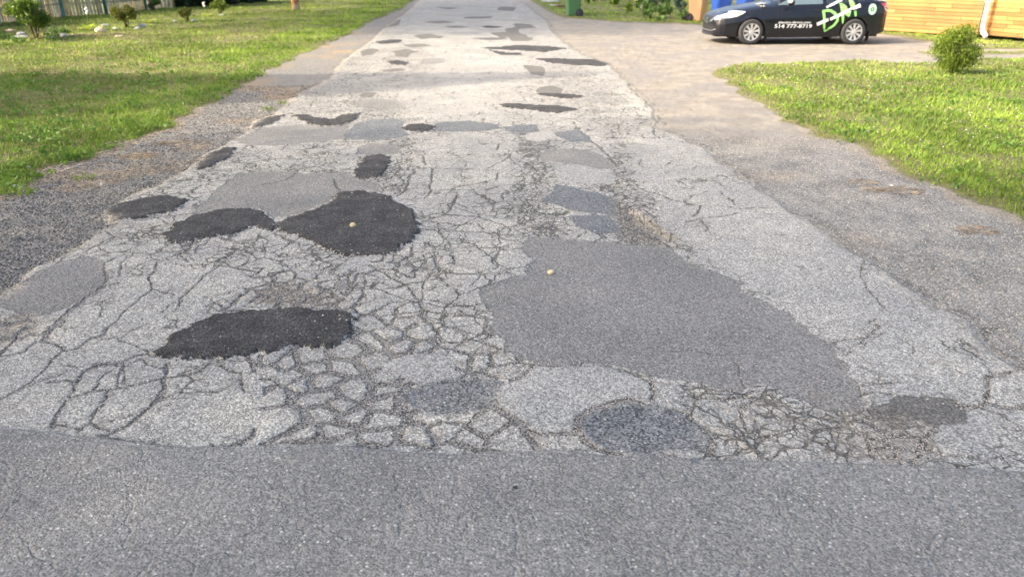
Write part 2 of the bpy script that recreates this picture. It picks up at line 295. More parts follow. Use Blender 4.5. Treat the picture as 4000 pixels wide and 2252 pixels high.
CR = [  # zoom, points, half width
 (6, [(1130, 60), (1140, 150), (1170, 195), (1280, 205), (1400, 200), (1500, 205), (1600, 200)], .007),
 (6, [(740, 180), (800, 190), (850, 230), (920, 265), (980, 310), (1030, 370), (1050, 430), (1040, 470), (1100, 520), (1140, 590), (1160, 640), (1300, 650), (1380, 610), (1440, 580), (1450, 510), (1445, 470)], .010),
 (6, [(1050, 430), (1150, 455), (1250, 460), (1350, 465), (1440, 470)], .006),
 (6, [(690, 200), (700, 260), (680, 330), (620, 420), (640, 460), (760, 480), (900, 460), (1030, 440)], .010),
 (6, [(590, 190), (575, 280), (620, 300), (690, 300)], .010),
 (6, [(860, 60), (860, 120), (900, 190), (990, 230), (1000, 180), (960, 100), (1000, 60), (1100, 70), (1200, 40), (1400, 40), (1600, 35)], .006),
 (5, [(280, 620), (300, 570), (350, 530), (400, 470), (430, 430), (500, 380), (600, 320), (660, 280), (740, 260)], .020),
 (5, [(280, 620), (330, 650), (400, 690), (480, 670), (560, 625), (660, 590), (700, 530), (755, 490), (760, 450), (850, 390), (930, 330), (960, 300), (940, 250), (970, 180), (1000, 130), (1100, 90), (1180, 60), (1230, 10)], .007),
 (5, [(400, 690), (350, 740), (310, 790), (240, 870), (120, 940), (0, 1000)], .007),
 (5, [(960, 300), (1020, 320), (1090, 300)], .006),
 (5, [(520, 830), (600, 790), (700, 770), (780, 745), (850, 720), (950, 710)], .013),
 (5, [(520, 830), (480, 890), (470, 950), (440, 1010), (380, 1080), (340, 1140), (330, 1190)], .009),
 (5, [(430, 1000), (500, 980), (580, 950), (700, 935), (820, 910), (940, 880), (1050, 870), (1180, 850), (1280, 825), (1320, 770)], .010),
 (5, [(580, 950), (620, 900), (660, 840), (700, 815)], .008),
 (5, [(765, 760), (765, 860), (750, 920)], .005),
 (5, [(690, 940), (680, 980), (620, 1060), (590, 1110), (580, 1140), (640, 1190), (700, 1200)], .008),
 (5, [(580, 1140), (520, 1170), (500, 1200)], .006),
 (5, [(1060, 760), (1045, 830), (1030, 900), (1005, 970), (1005, 1000)], .017),
 (5, [(1000, 1000), (940, 1050), (870, 1100), (820, 1140), (760, 1180), (700, 1220), (640, 1245)], .013),
 (5, [(640, 1245), (760, 1260), (880, 1290), (1020, 1300), (1200, 1310), (1400, 1310), (1520, 1290), (1590, 1230), (1611, 1180)], .012),
 (5, [(1020, 990), (1120, 960), (1250, 955), (1400, 960)], .0035),
 (5, [(1440, 820), (1500, 840), (1520, 900), (1545, 950)], .006),
 (5, [(1560, 700), (1580, 790), (1600, 830)], .008),
 (5, [(0, 740), (40, 660), (100, 620)], .008),
 (5, [(330, 1175), (430, 1170), (500, 1180)], .005),
 (5, [(780, 600), (820, 570), (880, 540), (930, 520)], .006),
 (5, [(770, 620), (850, 670), (950, 690), (960, 720)], .006),
 (5, [(1110, 430), (1140, 370), (1190, 310), (1240, 270), (1300, 200), (1380, 150), (1440, 90), (1520, 65), (1611, 60)], .008),
 (5, [(1130, 90), (1200, 130)], .006), (5, [(1380, 150), (1500, 170), (1611, 185)], .006),
 (5, [(1390, 440), (1440, 410), (1500, 370), (1560, 310)], .012),
 (5, [(300, 890), (400, 885), (480, 900)], .005), (5, [(390, 785), (470, 800), (520, 820)], .005),
 (5, [(665, 280), (660, 200), (670, 130), (740, 100)], .009),
 (5, [(240, 620), (150, 700), (60, 720), (0, 730)], .008), (5, [(640, 620), (740, 600), (780, 640)], .005),
 (5, [(140, 620), (200, 580), (280, 590)], .005), (5, [(770, 790), (900, 740), (940, 770), (1040, 790)], .006),
 (5, [(1080, 800), (1200, 790), (1280, 825)], .005), (5, [(1320, 770), (1440, 820)], .005),
 (7, [(150, 780), (300, 785), (410, 765), (560, 785), (720, 825), (860, 880), (1000, 900), (1100, 900)], .006),
 (7, [(410, 1200), (400, 1120), (470, 1060), (600, 1020), (740, 1015), (900, 1050), (1060, 1080), (1180, 1170), (1260, 1280), (1230, 1350)], .017),
 (7, [(410, 1200), (430, 1270), (520, 1320), (700, 1355), (850, 1370), (1000, 1350)], .013),
 (7, [(0, 1130), (80, 1180), (150, 1220), (250, 1225), (380, 1215)], .017),
 (7, [(0, 880), (80, 850), (130, 790)], .011), (7, [(860, 880), (890, 960), (890, 1010)], .008),
 (7, [(1400, 750), (1440, 850), (1470, 920)], .003), (7, [(900, 710), (1100, 685), (1330, 710)], .002),
 (7, [(1420, 1060), (1460, 1130), (1500, 1200)], .006), (7, [(1300, 1215), (1500, 1225), (1550, 1245), (1611, 1215)], .005),
 (7, [(1550, 1245), (1540, 1300), (1580, 1340)], .005), (7, [(1020, 1410), (1300, 1395), (1611, 1400)], .007),
 (7, [(1060, 970), (1200, 985), (1330, 1000), (1480, 980)], .009), (7, [(1110, 900), (1300, 935), (1480, 965), (1530, 940)], .006),
 (8, [(470, 10), (520, 60), (580, 110), (560, 160), (550, 210), (580, 280), (630, 340), (700, 400)], .007),
 (8, [(355, 630), (430, 600), (540, 580), (640, 570), (680, 540)], .006),
 (8, [(1310, 810), (1300, 900), (1300, 980), (1160, 1000)], .011), (8, [(1300, 980), (1400, 1000), (1540, 1005), (1800, 1010)], .016),
 (8, [(1310, 810), (1450, 770), (1540, 740)], .012), (8, [(1000, 1120), (940, 1180), (900, 1250)], .011),
 (8, [(0, 1330), (300, 1320), (600, 1330), (900, 1360), (1200, 1370)], .008), (8, [(530, 840), (650, 850), (800, 850)], .003),
 (8, [(540, 920), (620, 910), (750, 920)], .006),
 (3, [(840, 800), (1000, 880), (1150, 925), (1300, 930), (1450, 940), (1580, 945), (1700, 975), (1800, 990), (1950, 990), (2120, 1015), (2300, 1010), (2417, 1015)], .005),
 (3, [(1200, 830), (1350, 870), (1480, 915), (1620, 955)], .005), (3, [(1780, 995), (1750, 1060), (1700, 1090)], .004),
 (3, [(1640, 1150), (1780, 1110), (1950, 1095), (2150, 1060)], .004), (3, [(1780, 1110), (1840, 1190), (1830, 1230)], .004),
 (3, [(580, 190), (640, 280), (740, 370), (840, 450), (920, 520), (990, 620)], .006),
 (3, [(900, 340), (1100, 345), (1300, 350), (1500, 355), (1640, 400)], .005), (3, [(1330, 240), (1340, 300), (1400, 350)], .006),
 (2, [(1290, 650), (1450, 650), (1600, 630), (1800, 640), (2050, 645), (2280, 655)], .0035),
 (2, [(1240, 800), (1420, 835), (1560, 820), (1670, 840), (1900, 840), (2160, 850), (2300, 800)], .0045),
 (2, [(1900, 890), (1870, 960), (1830, 1040), (1760, 1090), (1600, 1110)], .005),
 (2, [(1600, 1140), (1720, 1150), (1900, 1165), (2090, 1165), (2140, 1215)], .005),
 (2, [(1720, 1150), (1740, 1240), (1800, 1330), (1830, 1390), (2000, 1390), (2300, 1380), (2417, 1350)], .006),
 (2, [(1800, 1330), (1760, 1400)], .005), (2, [(1500, 660), (1440, 740), (1420, 840), (1330, 910)], .005),
 (2, [(1670, 640), (1670, 710), (1640, 800), (1670, 840), (1600, 920), (1400, 935)], .0045),
 (2, [(1570, 510), (1600, 600)], .004), (2, [(1820, 490), (1900, 520), (2100, 500)], .003),
 (2, [(2290, 680), (2280, 740), (1930, 810)], .004), (2, [(2300, 400), (2270, 470)], .004),
 (2, [(0, 800), (160, 770), (300, 740), (420, 650)], .002), (2, [(740, 730), (790, 860)], .003),
 (2, [(2180, 640), (2350, 560), (2417, 500)], .004), (2, [(1900, 970), (2000, 1010), (2200, 990)], .0035),
]

# ------------------------------------------------------------------ ground grid (finer near the street, coarser far off)
PX = np.arange(-560, 4561, 4.3, dtype=np.float64); PY = np.arange(2380, -26, -3.7, dtype=np.float64)
_b = -(PY - CY) / F_PX; _t = CAMH / (SP_ - _b * CP); YR = (CP + _b * SP_) * _t          # row distances
gx = ((PX - CX) / F_PX)[None, :] * _t[:, None]; gy = np.repeat(YR[:, None], len(PX), 1)
NR, NC = gx.shape
dcell = np.gradient(YR)[:, None] * np.ones((1, NC)); dcell = np.maximum(dcell, (gx[:, 1:2] - gx[:, 0:1]))
print('grid', NR, NC, 'far', YR[-1])
X = gx.astype(np.float32); Y = gy.astype(np.float32)
near = (Y < 14)
fineA = np.clip(dcell * 0 + 0.010, 0, 1)
wx = X + 0.030 * fbm(X, Y, 9, 3, 3) + 0.012 * vnoise(X, Y, 60, 5)
wy = Y + 0.030 * fbm(X, Y, 9, 3, 41) + 0.012 * vnoise(X, Y, 60, 43)
BW = 0.35
def sdpoly(poly, xx=None, yy=None, band=BW, dens=True):
    """signed distance, negative inside, clamped to +-band"""
    xx = wx if xx is None else xx; yy = wy if yy is None else yy
    P = np.array(poly, np.float64); y0, y1 = P[:, 1].min() - band, P[:, 1].max() + band
    r0 = np.searchsorted(YR, y0); r1 = np.searchsorted(YR, y1)
    r0 = max(0, r0 - 6); r1 = min(NR, r1 + 6)
    out = np.full((NR, NC), band, np.float32)
    if r1 <= r0: return out
    sub = slice(r0, r1); x = xx[sub]; y = yy[sub]
    m = (x > P[:, 0].min() - band) & (x < P[:, 0].max() + band)
    xs = x[m]; ys = y[m]
    if xs.size == 0: return out
    d2 = np.full(xs.shape, 1e9, np.float32); ins = np.zeros(xs.shape, bool)
    n = len(P)
    for i in range(n):
        ax, ay = P[i]; bx, by = P[(i + 1) % n]
        ex, ey = bx - ax, by - ay; L = ex * ex + ey * ey + 1e-12
        t = np.clip(((xs - ax) * ex + (ys - ay) * ey) / L, 0, 1)
        d2 = np.minimum(d2, (xs - ax - t * ex) ** 2 + (ys - ay - t * ey) ** 2)
        c = ((ay > ys) != (by > ys))
        if abs(ey) > 1e-12: ins ^= c & (xs < ax + (ys - ay) * ex / ey)
    d = np.sqrt(d2); d = np.where(ins, -d, d); d = np.clip(d, -band, band)
    tmp = out[sub]; tmp[m] = d; out[sub] = tmp
    return out
def rowsmask(y0, y1):
    return slice(max(0, np.searchsorted(YR, y0)), min(NR, np.searchsorted(YR, y1) + 1))

sd_street = sdpoly(street, X + 0.010 * fbm(X, Y, 14, 2, 9), Y + 0.012 * fbm(X, Y, 14, 2, 10))
wx2 = X + 0.10 * fbm(X, Y, 4, 4, 23); wy2 = Y + 0.10 * fbm(X, Y, 4, 4, 29)
sd_pave = sdpoly(paved, wx2, wy2)
wx3 = X + 0.22 * fbm(X, Y, 2.5, 4, 33); wy3 = Y + 0.22 * fbm(X, Y, 2.5, 4, 39)
sd_lawn = np.minimum(np.minimum(sdpoly(lawnL, wx3, wy3), sdpoly(lawnR, wx3, wy3)), np.minimum(sdpoly(lawnF, X, Y), np.minimum(sdpoly(strips[0], wx3, wy3), sdpoly(strips[1], wx3, wy3))))
sd_apron = sdpoly(apron, wx2, wy2)
SDT = {k: np.full((NR, NC), BW, np.float32) for k in ('dk', 'md', 'bl', 'pl', 'br', 'bc')}
patch_id = np.full((NR, NC), -1, np.int32)
pin = np.full((NR, NC), BW, np.float32)
for i, (ty, zk, pts, lab) in enumerate(PATCH):
    s = sdpoly(wp(zk, pts))
    # later patches never cover the dark ones
    if ty not in ('dk',): s = np.maximum(s, -SDT['dk'] + 0.0) if ty in ('md', 'bl', 'pl') else s
    SDT[ty] = np.minimum(SDT[ty], s)
    patch_id[(s < 0) & (patch_id < 0)] = i
    pin = np.minimum(pin, s)
SDT['dk'] = SDT['dk'] + .050 * fbm(X, Y, 15, 3, 301) + .02 * vnoise(X, Y, 50, 302); SDT['md'] = SDT['md'] + .030 * fbm(X, Y, 11, 3, 303)
for k_ in ('bl', 'pl', 'br', 'bc'): SDT[k_] = SDT[k_] + .028 * fbm(X, Y, 10, 3, 305)
# zones
spc = np.full((NR, NC), .36, np.float32); hw = np.full((NR, NC), .0026, np.float32)
drop = np.full((NR, NC), .42, np.float32); dmg = np.full((NR, NC), .30, np.float32); dirt = np.full((NR, NC), .0, np.float32)
ZP = []
for zk, pts, s_, h_, dr_, dm_, di_ in ZONES:
    P = wp(zk, pts); ZP.append((P, s_)); sdz = sdpoly(P, wx2, wy2); m = sdz < 0
    f = smooth01(0.5 - sdz / 0.25)
    spc[m] = s_; hw[m] = h_; drop[m] = dr_
    dmg = dmg * (1 - f) + dm_ * f; dirt = dirt * (1 - f) + di_ * f
net = np.ones((NR, NC), np.float32)
for pts_, v_ in [([(1590, 330), (1760, 360), (2000, 540), (2576, 950), (2576, 1200), (2330, 1100), (2190, 1000), (2100, 860), (1900, 720), (1700, 620), (1620, 520), (1560, 400)], .0),
                 ([(-300, 830), (110, 800), (280, 700), (420, 655), (640, 700), (560, 760), (400, 870), (640, 960), (640, 1140), (-300, 1100)], .0),
                 ([(1050, 345), (1290, 340), (1290, 480), (1080, 490)], .45), ([(900, 210), (1300, 200), (1260, 310), (1000, 300)], .0), ([(1030, 20), (1300, 20), (1330, 200), (1080, 200)], .1)]:
    f = smooth01(0.5 - sdpoly(wp('M', pts_), wx2, wy2) / .25); net = net * (1 - f) + v_ * f
for zk_, pts_, s2_, h2_, dr2_, dm2_, di2_ in ZONES:
    if h2_ > .0075: f = smooth01(0.5 - sdpoly(wp(zk_, pts_), wx2, wy2) / .15); net *= (1 - f)
net = np.where(pin < -.01, 0, net)
# seeds
def inpoly(P, x, y):
    c = False; n = len(P)
    for i in range(n):
        ax, ay = P[i]; bx, by = P[(i + 1) % n]
        if (ay > y) != (by > y) and x < ax + (y - ay) * (bx - ax) / (by - ay): c = not c
    return c
seeds = []
def fill(P, s, idx):
    xs = [p[0] for p in P]; ys = [p[1] for p in P]; j = 0; y = min(ys)
    while y < max(ys):
        x = min(xs) + (s / 2 if j % 2 else 0)
        while x < max(xs):
            qx = x + (rnd.random() - .5) * s * .85; qy = y + (rnd.random() - .5) * s * .85
            if inpoly(P, qx, qy) and not any(inpoly(ZP[k][0], qx, qy) for k in range(idx + 1, len(ZP))): seeds.append((qx, qy))
            x += s
        y += s * .87; j += 1
fill(paved, .36, -1)
for i, (P, s) in enumerate(ZP): fill(P, s, i)
S = np.array(seeds, np.float32); print('seeds', len(S))
vd = np.full((NR, NC), .4, np.float32); cid = np.full((NR, NC), -1, np.int32); ehash = np.ones((NR, NC), np.float32)
qx = X + spc * 0.22 * fbm(X, Y, 7, 3, 51) + 0.010 * vnoise(X, Y, 45, 61)
qy = Y + spc * 0.22 * fbm(X, Y, 7, 3, 71) + 0.010 * vnoise(X, Y, 45, 81)
pm = (sd_pave < 0.05) & (sd_street > -0.05) & (Y < 22)
for r in range(0, NR, 12):
    sub = slice(r, r + 12); m = pm[sub]
    if not m.any(): continue
    x = qx[sub][m]; y = qy[sub][m]
    loc = np.where((S[:, 1] > y.min() - .9) & (S[:, 1] < y.max() + .9))[0]
    if len(loc) < 3: continue
    L = S[loc]; d = (x[:, None] - L[None, :, 0]) ** 2 + (y[:, None] - L[None, :, 1]) ** 2
    i1 = d.argmin(1); a = np.arange(len(x)); d1 = d[a, i1].copy(); d[a, i1] = 1e9; i2 = d.argmin(1); d2 = d[a, i2]
    sep = np.sqrt(((L[i1] - L[i2]) ** 2).sum(1)) + 1e-6
    t = vd[sub]; t[m] = (d2 - d1) / (2 * sep); vd[sub] = t
    t = cid[sub]; t[m] = loc[i1]; cid[sub] = t
    g1 = np.minimum(loc[i1], loc[i2]); g2 = np.maximum(loc[i1], loc[i2])
    t = ehash[sub]; t[m] = _h(g1, g2, 5); ehash[sub] = t
wn = 0.65 + 0.9 * (vnoise(X, Y, 6, 90) + .5) * (0.7 + 0.6 * (vnoise(X, Y, 30, 91) + .5))
drop_soft = np.clip((ehash - drop) * 6 + 0.0, -1, 1)      # below 0 the crack is closed
hw = np.maximum(hw, np.minimum(.30 * dcell, .0055)).astype(np.float32)
crk = vd - hw * wn * np.clip(drop_soft * 2, -.5, 1)
crk = np.where(drop_soft < 0, np.maximum(crk, .02), crk)
crk = np.where((pin < -0.002), .3, crk)                    # patches cover the old cracks
# traced cracks
for zk, pts, h_ in CR:
    h_ *= .78
    P = wp(zk, pts)
    for (ax, ay), (bx, by) in zip(P[:-1], P[1:]):
        sub = rowsmask(min(ay, by) - .15, max(ay, by) + .15)
        x = wx[sub]; y = wy[sub]; ex, ey = bx - ax, by - ay; L = ex * ex + ey * ey + 1e-9
        m = (x > min(ax, bx) - .15) & (x < max(ax, bx) + .15)
        xs = x[m]; ys = y[m]
        t = np.clip(((xs - ax) * ex + (ys - ay) * ey) / L, 0, 1)
        dd = np.sqrt((xs - ax - t * ex) ** 2 + (ys - ay - t * ey) ** 2) - np.maximum(h_, np.minimum(.33 * dcell[sub][m], .009)) * wn[sub][m]
        c = crk[sub]; c[m] = np.minimum(c[m], dd); crk[sub] = c
crk = np.where((SDT['dk'] < 0) | (SDT['bc'] < -.01), np.maximum(crk, .02), crk)
crk = np.where((sd_pave > 0) | (sd_street < 0), .3, crk)
crk = np.clip(crk, -.03, .1)
# rough pothole by the right lane
ph = wp('M', [(1555, 520), (1600, 530), (1640, 555), (1700, 590), (1720, 612), (1680, 615), (1620, 600), (1570, 585), (1555, 555)])
sd_ph = sdpoly(ph, wx2, wy2)
dirt = np.maximum(dirt, smooth01(0.5 - sd_ph / .15))
# dirt blotches
for zk, c, r_, a_ in [(5, (30, 540), .35, 1.0), (8, (480, 1120), .35, .7), (8, (760, 1220), .25, .8), (6, (300, 290), .22, .7), (6, (1000, 620), .2, .5), (5, (1130, 300), .10, .6),
                      ('M', (1640, 310), .25, .5), ('M', (1550, 480), .2, .8), ('M', (1560, 205), .4, .6), (7, (1300, 1010), .3, .6), (8, (300, 950), .2, .5), (6, (560, 560), .1, .4)]:
    cx_, cy_ = wp(zk, [c])[0]; dirt = np.maximum(dirt, a_ * smooth01(1 - np.hypot(wx2 - cx_, wy2 - cy_) / r_))
# heights
Z = 0.006 * fbm(X, Y, .8, 3, 100) + 0.0016 * vnoise(X, Y, 22, 101)
inroad = smooth01(.5 - sd_pave / .06)
Z += inroad * 0.018
h_cell = (_h(cid, cid * 0 + 3, 9) - .5) * 0.008 * (spc < .4)
Z += np.where((sd_pave < 0) & (pin > 0), h_cell * smooth01(crk / .02), 0)
Z -= 0.006 * smooth01(.5 - crk / .016) * (sd_pave < 0)
Z += 0.013 * smooth01(-SDT['dk'] / .025) * (SDT['dk'] < 0)
Z -= 0.004 * smooth01(-SDT['md'] / .015) * (SDT['md'] < 0)
Z -= 0.006 * smooth01(-SDT['bc'] / .05) * (SDT['bc'] < 0)
Z -= 0.025 * smooth01(-sd_ph / .12) * (sd_ph < 0)
Z -= dirt * 0.006 * (sd_pave < 0)
Z += 0.022 * smooth01(.5 - sd_street / .05)
lawnw = smooth01(-sd_lawn / .2)
Z += lawnw * (0.02 + 0.05 * fbm(X, Y, .7, 3, 130) * smooth01((np.abs(X) - 1) / 3))
gravel = (sd_pave > 0) & (sd_lawn > 0) & (sd_street > 0)
Z += gravel * 0.010 * fbm(X, Y, 12, 3, 140)
# brown debris on the shoulders
brn = np.clip(fbm(X, Y, 1.1, 4, 150) * 1.2 + .0, 0, 1) * gravel
brn = np.where(X > 0, brn * .35, brn * 1.15)
brn = np.maximum(brn, gravel * smooth01(1 - np.abs(sd_lawn) / .25) * np.where(Y < 11, .5, .2))
side = np.where(X < (-.2 + 0 * X), 1.0, 0.0)
apr = np.where(sd_pave > 0, side, 0).astype(np.float32)

# face classes
def fc(a): return a[:-1, :-1]
fm = lambda a: (a[:-1, :-1] + a[1:, 1:]) * .5
c_st = fm(sd_street) < 0; c_pv = (fm(sd_pave) < 0) & ~c_st; c_lw = (fm(sd_lawn) < 0) & ~c_st & ~c_pv
c_gr = ~(c_st | c_pv | c_lw)
pidf = np.where(c_pv, fc(patch_id), -1)
bar = fm(crk) < np.maximum(0, .55 * fc(dcell))
slab = c_pv & (pidf < 0) & ~bar
def components(mask):
    lab = np.full(mask.shape, -1, np.int32); par = []
    def find(a):
        while par[a] != a: par[a] = par[par[a]]; a = par[a]
        return a
    prev = []
    for r in range(mask.shape[0]):
        m = np.concatenate(([0], mask[r].astype(np.int8), [0])); d = np.diff(m)
        st = np.where(d == 1)[0]; en = np.where(d == -1)[0]; cur = []
        j = 0
        for s_, e_ in zip(st, en):
            k = len(par); par.append(k); cur.append((s_, e_, k)); lab[r, s_:e_] = k
            while j < len(prev) and prev[j][1] <= s_: j += 1
            q = j
            while q < len(prev) and prev[q][0] < e_:
                a = find(k); b = find(prev[q][2])
                if a != b: par[max(a, b)] = min(a, b)
                q += 1
        prev = cur
    root = np.array([find(i) for i in range(len(par))], np.int32)
    lab[mask] = root[lab[mask]]
    return lab
lab = components(slab)
ids, cnt = np.unique(lab[lab >= 0], return_counts=True)
inview = (PX[:-1] > 0) & (PX[:-1] < 4000)
order = ids[np.argsort(-cnt)]; cs = np.sort(cnt)[::-1]
big = [int(i) for i, c in zip(order, cs) if c >= 45][:280]
print('components', len(ids), 'kept', len(big))

# ------------------------------------------------------------------ the one ground-surface material
def surface_material():
    n = NT('weathered_asphalt_and_gravel')
    A = {k: n.attr('a_' + k) for k in ('crk', 'dk', 'md', 'bl', 'pl', 'br', 'bc', 'pave', 'street', 'lawn', 'dirt', 'dmg', 'brn', 'left', 'net')}
    e1 = n.math('MULTIPLY', n.math('SUBTRACT', n.noise(70, 3), .5), .020)      # fine raggedness in metres
    e2 = n.math('MULTIPLY', n.math('SUBTRACT', n.noise(14, 4), .5), .12)
    e3 = n.math('ADD', e1, n.math('MULTIPLY', n.math('SUBTRACT', n.noise(24, 7, .74), .5), .20))
    def inside(a, soft=.004, e=e1): return n.ramp(n.math('ADD', A[a], e), -soft, soft, 1, 0)
    v1 = n.voro(105); v2 = n.voro(58); v3 = n.voro(190)
    c1 = n.sepx(v1.outputs['Color']); c2 = n.sepx(v2.outputs['Color'], 1); c3 = n.sepx(v3.outputs['Color'])
    rim1 = n.ramp(v1.outputs['Distance'], .25, .55, 1, 0); rim2 = n.ramp(v2.outputs['Distance'], .15, .42, 1, 0)
    sp_ = n.n('ShaderNodeSeparateXYZ'); n.t.links.new(n.pos(), sp_.inputs[0]); sp0 = sp_.outputs[1]
    big_ = n.noise(1.3, 4); mid_ = n.noise(6, 4)
    def speck(lo, hi, a, b, white=None, wa=.93):
        c = n.mix(n.ramp(c1, a, b), lo, hi)
        if white: c = n.mix(n.math('MULTIPLY', n.ramp(c2, wa - .05, wa), rim2), c, white)
        return c
    pale = speck((.225, .225, .225), (.455, .453, .445), .2, .9, (.72, .71, .68), .80)
    pale = n.mix(n.math('MULTIPLY', n.ramp(c3, .8, .9), .75), pale, (.06, .06, .065))
    pale = n.mix(1.0, pale, n.mix(n.ramp(big_, .3, .7), (.84, .84, .85), (1.1, 1.09, 1.06)), 'MULTIPLY')
    pale = n.mix(1.0, pale, n.mix(n.ramp(mid_, .35, .65), (.92, .92, .92), (1.06, 1.06, 1.05)), 'MULTIPLY')
    # fine alligator crazing
    dn = n.n('ShaderNodeVectorMath', operation='ADD'); nn = n.n('ShaderNodeTexNoise'); nn.inputs['Scale'].default_value = 14; nn.inputs['Detail'].default_value = 4
    n.t.links.new(n.pos(), nn.inputs['Vector'])
    sc_ = n.n('ShaderNodeVectorMath', operation='SCALE'); n.t.links.new(nn.outputs['Color'], sc_.inputs[0]); sc_.inputs[3].default_value = .075
    n.t.links.new(n.pos(), dn.inputs[0]); n.t.links.new(sc_.outputs[0], dn.inputs[1])
    wb = n.noise(5.0, 2); wv = n.ramp(wb, .3, .7, .55, 1.6)
    def netw(scale, hw_m, vec):
        v_ = n.voro(scale, 'DISTANCE_TO_EDGE', vec); d_ = n.math('DIVIDE', v_.outputs[0], n.math('MULTIPLY', wv, scale * hw_m)); return n.ramp(d_, .45, 1.25, 1, 0)
    wv2 = n.voro(2.9, 'DISTANCE_TO_EDGE', dn.outputs[0])
    craze = netw(13, .0055, dn.outputs[0]); net2 = netw(6.6, .0044, dn.outputs[0]); net1 = netw(3.3, .0058, dn.outputs[0])
    g0 = n.noise(2.6, 4)
    gate3 = n.ramp(n.math('ADD', g0, n.math('MULTIPLY', A['dmg'], .38)), .66, .76)
    gate2 = n.math('MULTIPLY', n.ramp(n.math('ADD', n.noise(1.7, 3), n.math('MULTIPLY', A['dmg'], .12)), .57, .63), A['net'])
    gate1 = n.math('MULTIPLY', n.ramp(n.noise(2.3, 2), .36, .44), A['net'])
    cz = n.math('MAXIMUM', n.math('MULTIPLY', craze, gate3), n.math('MAXIMUM', n.math('MULTIPLY', net2, gate2), n.math('MULTIPLY', net1, gate1)))
    pale = n.mix(n.math('MULTIPLY', cz, .86), pale, (.045, .044, .042))
    pitm = n.math('MULTIPLY', n.ramp(n.noise(34, 3, .6), .60, .66), n.math('MAXIMUM', n.ramp(A['dmg'], .1, .9, .25, 1), n.ramp(A['net'], .1, .5, .75, 0)))
    pale = n.mix(n.math('MULTIPLY', pitm, .55), pale, (.085, .085, .085))
    dark = speck((.022, .022, .024), (.062, .062, .066), .3, 1, (.17, .17, .17), .955)
    dark = n.mix(1.0, dark, n.mix(n.ramp(mid_, .3, .7), (.75, .75, .76), (1.7, 1.68, 1.62)), 'MULTIPLY')
    midc = speck((.130, .130, .131), (.262, .261, .262), .15, .95, (.42, .42, .42), .95)
    midc = n.mix(n.ramp(c3, .82, .92, 0, .7), midc, (.05, .05, .055))
    midc = n.mix(1.0, midc, n.mix(n.ramp(big_, .3, .7), (.88, .88, .88), (1.12, 1.11, 1.1)), 'MULTIPLY')
    blue = speck((.078, .085, .095), (.205, .218, .235), .2, 1, (.45, .47, .48), .93)
    palp = speck((.20, .20, .20), (.41, .41, .41), .2, .9, (.55, .55, .53), .95)
    palp = n.mix(n.ramp(c3, .8, .9, 0, .6), palp, (.07, .07, .07))
    brnp = speck((.075, .073, .071), (.18, .175, .17), .2, 1, (.32, .30, .27), .93)
    bcc = speck((.050, .055, .062), (.215, .226, .24), .15, .95, (.42, .44, .45), .92)
    bcc = n.mix(n.ramp(n.noise(3.3, 3), .5, .62, 0, .35), bcc, palp)
    strc = speck((.155, .155, .157), (.280, .279, .279), .15, .95, (.52, .52, .51), .90)
    strc = n.mix(n.ramp(c3, .84, .92, 0, .6), strc, (.045, .045, .05))
    strc = n.mix(1.0, strc, n.mix(n.ramp(n.noise(.9, 6, .6), .3, .7), (.82, .82, .82), (1.14, 1.14, 1.13)), 'MULTIPLY')
    grit = n.mix(n.ramp(c1, .1, .9), (.05, .05, .052), (.30, .295, .285))
    grit = n.mix(n.math('MULTIPLY', n.ramp(c2, .8, .86), rim2), grit, (.42, .41, .38))
    gritL = n.mix(n.ramp(c1, .0, 1), (.045, .045, .046), (.27, .265, .258))
    gritR = n.mix(n.ramp(c1, .0, 1), (.075, .076, .079), (.30, .30, .30)); gritR = n.mix(1.0, gritR, n.mix(n.ramp(n.noise(3.2, 6, .65), .32, .68), (.66, .66, .67), (1.25, 1.23, 1.19)), 'MULTIPLY')
    gritR = n.mix(n.ramp(n.noise(2.2, 5), .42, .62), gritR, n.mix(n.ramp(c1, 0, 1), (.10, .10, .10), (.38, .37, .355)))
    shoul = n.mix(A['left'], gritR, n.mix(n.ramp(n.noise(1.1, 4), .3, .7), gritL, n.mix(.25, gritL, (.20, .19, .175))))
    shoul = n.mix(n.math('MULTIPLY', n.ramp(c2, .84, .9), n.math('MULTIPLY', rim2, .8)), shoul, (.45, .43, .38))
    shoul = n.mix(n.math('MULTIPLY', n.ramp(n.math('ADD', A['brn'], n.math('MULTIPLY', n.noise(40, 3), .5)), .35, .95), .75), shoul, n.mix(n.noise(60, 3), (.10, .065, .04), (.42, .32, .21)))
    # driveway farther off is a warm packed gravel
    sp = n.n('ShaderNodeSeparateXYZ'); n.t.links.new(n.pos(), sp.inputs[0])
    far = n.math('MULTIPLY', n.ramp(sp.outputs[1], 7.5, 10.5), n.ramp(n.math('ADD', sp.outputs[0], n.math('MULTIPLY', n.noise(1.5, 3), .5)), .5, 1.5))
    drv = n.mix(n.ramp(n.noise(3, 5), .3, .7), (.175, .158, .14), (.27, .248, .22))
    drv = n.mix(n.ramp(n.noise(1.0, 5), .45, .62, 0, .7), drv, (.175, .17, .172))
    shoul = n.mix(far, shoul, drv)
    soil = n.mix(n.noise(30, 4), (.05, .07, .022), (.20, .17, .09))
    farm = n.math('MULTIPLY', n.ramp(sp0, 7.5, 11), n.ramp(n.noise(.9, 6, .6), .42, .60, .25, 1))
    pale = n.mix(n.math('MULTIPLY', farm, .6), pale, n.mix(c1, (.15, .15, .152), (.25, .248, .245)))  # grey mottling far off, also toning down the overlit road in colour
    c = n.mix(inside('pl'), pale, palp)
    c = n.mix(inside('md', .004, n.math('MULTIPLY', e3, .45)), c, midc); c = n.mix(inside('bl'), c, blue)
